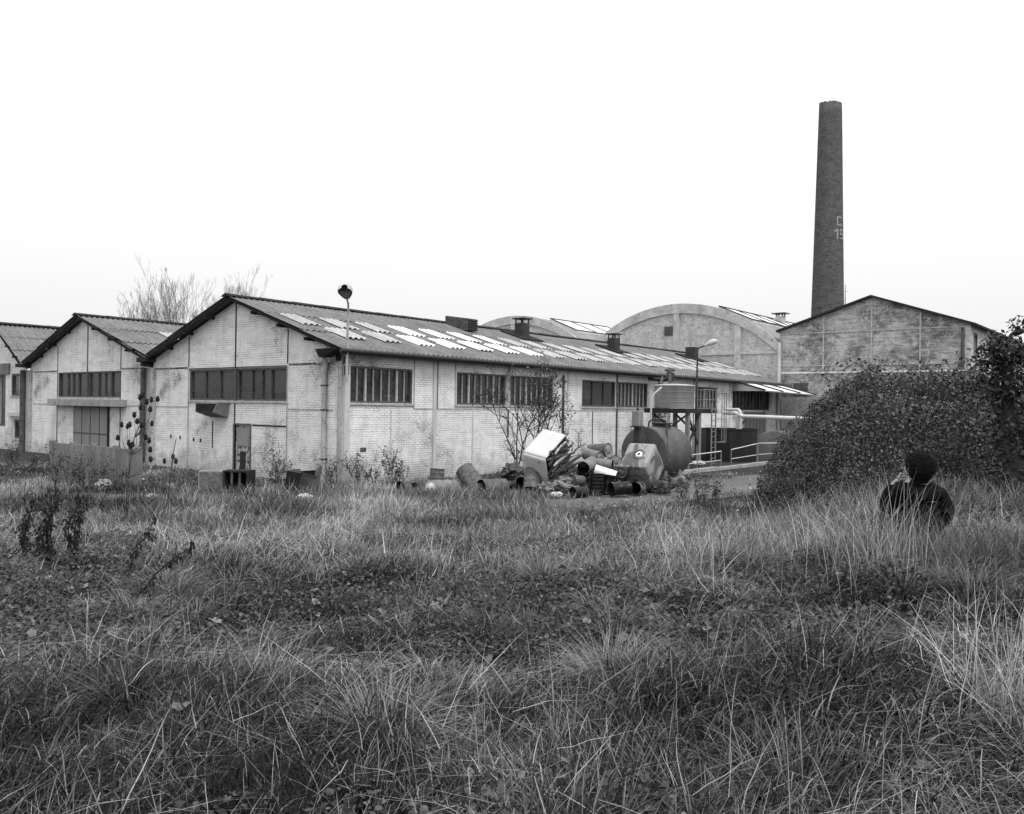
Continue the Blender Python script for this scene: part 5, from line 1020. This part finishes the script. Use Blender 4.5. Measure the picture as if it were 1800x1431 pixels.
skinmesh('trousers', tv, [(0, 1), (1, 2), (2, 3), (0, 4), (4, 5), (5, 6)], M['jeans'], pr_)
for a_ in (3.79, 4.07): skinmesh('shoe', [(B(a_, 1.24 + zs_, .88), .045), (B(a_, 1.22 + zs_, 1.0), .042), (B(a_ - .01, 1.21 + zs_, 1.1), .03)], [(0, 1), (1, 2)], M['coat'], pr_, 0, 1)
hc = B(3.88, 2.085, -.025); rs = random.Random(8); m = MB()
vs = []; n1, n2 = 14, 22
for i in range(n1):
    for j in range(n2):
        th_ = math.pi * i / (n1 - 1); ph = 2 * math.pi * j / n2; r_ = .124 + .012 * math.sin(j * 3.1 + i * 2.3); vs.append(hc + DIR(r_ * math.sin(th_) * math.cos(ph), r_ * math.cos(th_) * 1.05, r_ * math.sin(th_) * math.sin(ph) * .85))
m.add(vs, [(i * n2 + j, i * n2 + (j + 1) % n2, (i + 1) * n2 + (j + 1) % n2, (i + 1) * n2 + j) for i in range(n1 - 1) for j in range(n2)], True)
for j in range(2600):                                             # tight curls standing off the head
    v = Vector((rs.gauss(0, 1), rs.gauss(0, 1), rs.gauss(0, 1))).normalized()
    if v.dot(DIR(-.62, -.35, .7)) > .62: continue                    # the face stays clear
    p = hc + v * .112; k1 = v.cross(Vector((rs.gauss(0, 1), rs.gauss(0, 1), rs.gauss(0, 1)))).normalized(); k2 = v.cross(k1); L_ = rs.uniform(.012, .036) + .03 * rs.random() ** 4; ph = rs.uniform(0, 6.28); pts = []
    for i in range(5): s = i / 4; pts.append(p + v * L_ * s + (k1 * math.cos(ph + s * 7) + k2 * math.sin(ph + s * 7)) * .009)
    m.tube(pts, [.0028, .0026, .0024, .002, .0012], 3, caps=False)
m.build('hair', M['hair'], pr_)

# ------------------------------------------------------------------ grass
def blades(x, y, z, h, w, az, a0, curl, K, rs, kink=None, taper=1.0):
    N = len(x); p = np.stack([x, y, z], 1); side_az = az + np.pi / 2 + rs.normal(0, .5, N); sv_ = np.stack([np.cos(side_az), np.sin(side_az), np.zeros(N)], 1)
    V = np.zeros((N, K + 1, 2, 3)); seg = h / K; wob = rs.normal(0, .1, (N, K)); azz = az.copy()
    for i in range(K + 1):
        t_ = i / K; ww = w * (1 - t_ ** 1.8 * .86 * taper) * (.75 + .25 * min(1, t_ * 4)); V[:, i, 0] = p - sv_ * ww[:, None] / 2; V[:, i, 1] = p + sv_ * ww[:, None] / 2
        if i < K:
            ang = a0 + curl * ((i + .5) / K) ** 1.4 * 1.0 + wob[:, i]
            if kink is not None: ang = ang + kink * (i >= K * .55)
            azz = azz + rs.normal(0, .06, N); p = p + np.stack([np.cos(azz) * np.sin(ang), np.sin(azz) * np.sin(ang), np.cos(ang)], 1) * seg[:, None]
    g_ = np.maximum(V[..., 2], (z - .02)[:, None, None]); V[..., 2] = g_
    b = (np.arange(N) * (K + 1) * 2)[:, None]; Q = np.concatenate([b + np.array([[2 * i, 2 * i + 1, 2 * i + 3, 2 * i + 2]]) for i in range(K)], 0)
    return V.reshape(-1, 3), Q, (K + 1) * 2
class Acc:
    def __init__(s): s.v = []; s.q = []; s.t = []; s.n = 0
    def add(s, r_, tone, K, grad=.0):
        V, Q, per = r_; s.v.append(V); s.q.append(Q + s.n); s.n += len(V); tt = np.repeat(tone, per); s.t.append(tt)
def inside(a, d):                                       # where nothing grows
    x = CAM[0] + a * RV[0] + d * FV[0]; y = CAM[1] + a * RV[1] + d * FV[1]
    return ((x > -.1) & (y > -.1)) | ((x > 35) & (y > -12)) | (mound_h(a, d) > .5)
rn = np.random.RandomState(99); acc = Acc()
def scatter(N, d0, d1, pw, margin=.72):
    u = rn.rand(N); e1 = 1 - pw; d = (d0 ** e1 + u * (d1 ** e1 - d0 ** e1)) ** (1 / e1); a = rn.uniform(-1, 1, N) * (d * margin + 2.0); return a, d
def finish(a, d, keep):
    return a[keep], d[keep]
def patch(a, d): return fbm(a * .55 + 21, d * .55 + 5)        # 0..1: swarded / lodged areas
def hollow(a, d): return sstep(fbm(a * .7 + 61, d * .7 + 14) + .16 * np.exp(-((a + 1.3) / 1.4) ** 2 - ((d - 5.9) / .7) ** 2) - .16 * np.exp(-((d - 3.2) / 1.0) ** 2 - ((a + 1) / 2.5) ** 2), .46, .57)
def layer(N, d0, d1, pw, hmin, hmax, wd, K, tone0, tsd, lean, curl, cond=None, seed=0, wk=.00075, kink=False, lift=0, free=False):
    a, d = scatter(N, d0, d1, pw); k = ~inside(a, d) & ~in_road(a, d)
    if cond is not None: k &= cond(a, d)
    a, d = a[k], d[k]; n = len(a); pt = patch(a, d); hl = hollow(a, d); x = CAM[0] + a * RV[0] + d * FV[0]; y = CAM[1] + a * RV[1] + d * FV[1]; z = ground_z(a, d) + lift * rn.rand(n) * (1 - .7 * hl) * (1 - .7 * sstep(d, 15, 19))
    far = 1 + (.55 * sstep(1.6 - a, 0, 1.2) * sstep(d, 15, 17) * (1 - sstep(d, 24, 26)) - .45 * sstep(a, 1.2, 2.4) * sstep(d, 17.5, 21)) - .3 * sstep(-a, 6, 8) * sstep(d, 20, 22); h = (hmin + (hmax - hmin) * rn.rand(n)) * (.55 + .9 * fbm(a * .9, d * .9 + 70)) * far * (1 - .5 * hl)
    w = np.maximum(wd * rn.uniform(.5, 1.5, n), d * wk); az = 6.28 * 1.6 * fbm(a * .33 + 50, d * .33 + 60) + rn.normal(0, 1.0, n)
    az = np.where(rn.rand(n) < .25, rn.uniform(0, 6.28, n), az)
    tone = np.clip(tone0 + (pt - .5) * .95 - .1 * hl + .12 * (fbm(a * 2.2 + 13, d * 2.2) - .5) + rn.normal(0, tsd, n), 0, 1); tone = np.where(rn.rand(n) < .08, np.clip(tone + .3, 0, 1), tone)
    ln_ = lean + rn.normal(0, .32, n) + .35 * (pt - .5) + .2 * hl; ln_ = np.abs(ln_); kk = (rn.rand(n) < .35) * rn.uniform(.4, 1.4, n) if kink else None
    acc.add(blades(x, y, z, h, w, az, ln_, curl * rn.uniform(.2, 1.5, n), K, rn, kk), tone, K)
layer(400000, 2.0, 9, .9, .07, .25, .0066, 4, .12, .15, .8, 1.3, wk=.0010, lift=.08)
layer(40000, 2.0, 9, .9, .2, .4, .006, 5, .16, .12, .7, 1.5, wk=.0009, cond=lambda a, d: fbm(a * 1.3 + 77, d * 1.3 + 8) > .5)
layer(110000, 8, 18, .8, .09, .28, .007, 3, .22, .17, .8, 1.0)
layer(190000, 14.5, 34, 1.4, .08, .34, .009, 3, .31, .14, .5, .7)
layer(12000, 2.0, 18, .9, .25, .5, .005, 6, .32, .17, .9, 1.2, cond=lambda a, d: patch(a, d) > .45, kink=True, lift=.05)
# lodged dry straw lying nearly flat
layer(12000, 2.0, 14, .9, .2, .6, .0036, 5, .48, .22, 1.5, .15, cond=lambda a, d: fbm(a * .8 + 90, d * .8) > .4, lift=.22)
layer(4800, 2.0, 19, .8, .35, .7, .003, 6, .5, .18, .6, .5, cond=lambda a, d: fbm(a * .6 + 11, d * .6 + 33) > .5, kink=True, wk=.0006)
layer(1600, 8, 17, .4, .4, .8, .003, 6, .55, .15, .35, .35, cond=lambda a, d: (a > 2.4) & (a < 4.5) | (fbm(a * .5, d * .5) > .6), kink=True, wk=.0006)
# tussocks
BT = ([1.47, -.15, -.55, 1.1, 2.3, -1.9, .3, 1.9, -2.9, 3.3, .6], [4.4, 6.2, 3.7, 3.2, 3.4, 4.2, 8.0, 7.6, 7.2, 6.0, 4.9]); nt = 520; a, d = scatter(nt, 2.2, 19, .7); k = ~inside(a, d) & ~in_road(a, d); a, d = a[k], d[k]; nt = len(a)
cx_ = np.concatenate([[.9, -.35, 2.45, -1.3, 3.1, .1] + BT[0], a]); cd_ = np.concatenate([[6.6, 9.3, 5.6, 11, 8.9, 14] + BT[1], d]); nt = len(cx_)
kh = hollow(cx_, cd_); rad = rn.uniform(.05, .2, nt); per = np.clip((170 - cd_ * 6).astype(int), 50, 170); per[6:17] = 420; idx = np.repeat(np.arange(nt), per); n = len(idx); ra_ = rn.uniform(0, 6.28, n); rr_ = np.sqrt(rn.rand(n)) * rad[idx]; a = cx_[idx] + rr_ * np.cos(ra_); d = cd_[idx] + rr_ * np.sin(ra_)
x = CAM[0] + a * RV[0] + d * FV[0]; y = CAM[1] + a * RV[1] + d * FV[1]; wind = 6.28 * 1.6 * fbm(cx_ * .33 + 50, cd_ * .33 + 60); outz = np.arctan2(-np.cos(ra_) * .7746 + np.sin(ra_) * .6325, np.cos(ra_) * .6325 + np.sin(ra_) * .7746)
H_ = rn.uniform(.18, .44, nt) * (1 - .3 * sstep(cd_, 8, 12)); H_[6:17] = rn.uniform(.42, .6, 11); rad[6:17] = rn.uniform(.12, .22, 11); tn = rn.uniform(.0, .34, nt); tn[6:17] = (.02, .1, .3, .12, .35, .1, .3, .2, .25, .15, .35); acc.add(blades(x, y, ground_z(a, d), H_[idx] * rn.uniform(.5, 1.15, n) * (1 - .5 * sstep(d, 17, 21)), np.maximum(.0045, d * .0007) * rn.uniform(.7, 1.3, n), outz + rn.normal(0, .35, n), rn.uniform(.05, .6, n) + rr_ / rad[idx] * .5, rn.uniform(.6, 2.0, n), 5, rn), np.clip(tn[idx] + rn.normal(0, .09, n), 0, 1), 5)
# tall grass hiding the seated person's lap, and clumps at the bramble foot
def clump(a0_, d0_, sa, sd_, n, h0, h1, tone, lean=.3):
    a = a0_ + rn.normal(0, sa, n); d = d0_ + rn.normal(0, sd_, n); x = CAM[0] + a * RV[0] + d * FV[0]; y = CAM[1] + a * RV[1] + d * FV[1]
    acc.add(blades(x, y, ground_z(a, d), rn.uniform(h0, h1, n), np.maximum(.004, d * .00065) * rn.uniform(.6, 1.3, n), rn.uniform(0, 6.28, n), rn.uniform(0, lean * 2, n), rn.uniform(.2, 1.3, n), 5, rn), np.clip(tone + rn.normal(0, .15, n), 0, 1), 5)
clump(3.85, 7.4, .55, .14, 1900, .3, .62, .3, .3); clump(2.8, 8.8, .5, .6, 900, .3, .65, .42, .35); clump(2.9, 6.6, .2, .25, 160, .5, .95, .55, .15); clump(1.5, 7.2, .2, .25, 130, .45, .8, .55, .25)
clump(4.8, 10.6, 1.2, .5, 2200, .25, .6, .28, .4); clump(7.2, 10.4, 1.2, .5, 2000, .3, .7, .16, .4); clump(3.9, 12.3, .35, .9, 1000, .25, .55, .35, .4); clump(-1.6, 12.5, 1.2, .9, 900, .2, .42, .42, .5)
clump(-1.6, 24.1, 1.7, .3, 2600, .15, .42, .3, .4); clump(2.2, 3.65, .1, .15, 170, .4, .8, .7, .25); clump(.2, 9.3, .8, .5, 700, .25, .5, .4, .5); clump(-.2, 12, .5, .5, 500, .3, .5, .2, .4)
V = np.concatenate(acc.v); Q = np.concatenate(acc.q); T = np.concatenate(acc.t)
tag(npmesh('grass', V, quads=Q, mat=M['grass'], tone=T), kind='stuff')
# broad-leaved ground cover in the hollows
a, d = scatter(250000, 2.0, 14, .9); k = (hollow(a, d) > .15) & ~inside(a, d); a, d = a[k], d[k]; n = len(a); z = ground_z(a, d) + rn.uniform(.01, .15, n); dd_ = rn.normal(0, 1, (n, 3)); dd_[:, 2] *= .4; nn = rn.normal(0, .5, (n, 3)); nn[:, 2] += 1; sz = rn.uniform(.012, .042, n)
v, tr_ = ovals(tow(a, d, z), dd_, nn, sz, sz * .85); tag(npmesh('ground_cover', v, tris=tr_, mat=M['deadleaf'], tone=np.repeat(np.clip(.0 + np.abs(rn.normal(.1, .12, n)), 0, 1), 9), smooth=True), kind='stuff')
# fallen leaves: lobed, curled
a, d = scatter(2500, 2.2, 13, .7); k = ~inside(a, d) & (rn.rand(2500) < .3 + .7 * hollow(a, d)); a, d = a[k], d[k]; vs, ts, to = [], [], []; kk = 0
for i in range(len(a)):
    c = np.array(AG(a[i], d[i], rn.uniform(.02, .13))); s = rn.uniform(.018, .045); ax1 = rn.normal(0, 1, 3); ax1[2] *= .5; ax1 /= np.linalg.norm(ax1); up = rn.normal(0, .5, 3); up[2] += 1; ax2 = np.cross(up, ax1); ax2 /= np.linalg.norm(ax2); up = np.cross(ax1, ax2); m_ = 12; cup = rn.uniform(-.5, .5)
    vs.append(c); 
    for j in range(m_):
        th_ = 2 * math.pi * j / m_; r_ = s * (1 + .22 * math.cos(5 * th_) + rn.uniform(-.12, .12)); vs.append(c + ax1 * r_ * math.cos(th_) + ax2 * r_ * .85 * math.sin(th_) + up * cup * s * math.cos(2 * th_ + 1) * .6)
    ts += [(kk, kk + 1 + j, kk + 1 + (j + 1) % m_) for j in range(m_)]; to += [float(np.clip(rn.normal(.38, .22), .05, .9))] * (m_ + 1); kk += m_ + 1
tag(npmesh('fallen_leaves', np.array(vs), tris=np.array(ts), mat=M['deadleaf'], tone=np.array(to)), kind='stuff')

# scattered stones and litter on the yard, nobody could count them
rn = np.random.RandomState(31); d = rn.uniform(18, 36, 2600); a = rn.uniform(-.62, .42, 2600) * d; k = ~((CAM[0] + a * RV[0] + d * FV[0] > -.1) & (CAM[1] + a * RV[1] + d * FV[1] > -.1)); a, d = a[k], d[k]; vs = []; ts = []; to = []
base_ = np.array([(1, 0, 0), (-1, 0, 0), (0, 1, 0), (0, -1, 0), (0, 0, .7), (0, 0, -.5)]); tri_ = [(0, 2, 4), (2, 1, 4), (1, 3, 4), (3, 0, 4), (2, 0, 5), (1, 2, 5), (3, 1, 5), (0, 3, 5)]
for i in range(len(a)):
    s_ = .012 + .05 * rn.rand() ** 3; q = base_ * s_ * rn.uniform(.6, 1.5, (6, 1)); an = rn.uniform(0, 6.28); R2 = np.array([[math.cos(an), -math.sin(an), 0], [math.sin(an), math.cos(an), 0], [0, 0, 1]]); vs.append(q @ R2 + np.array(AG(a[i], d[i], s_ * .2))); ts += [(x_ + 6 * i, y_ + 6 * i, z_ + 6 * i) for x_, y_, z_ in tri_]; to += [float(rn.rand() ** 2)] * 6
M['stone'] = tone_mat('loose_stones', .06, .55, .9, .1, 0)
tag(npmesh('gravel', np.concatenate(vs), tris=np.array(ts), mat=M['stone'], tone=np.array(to)), kind='stuff')
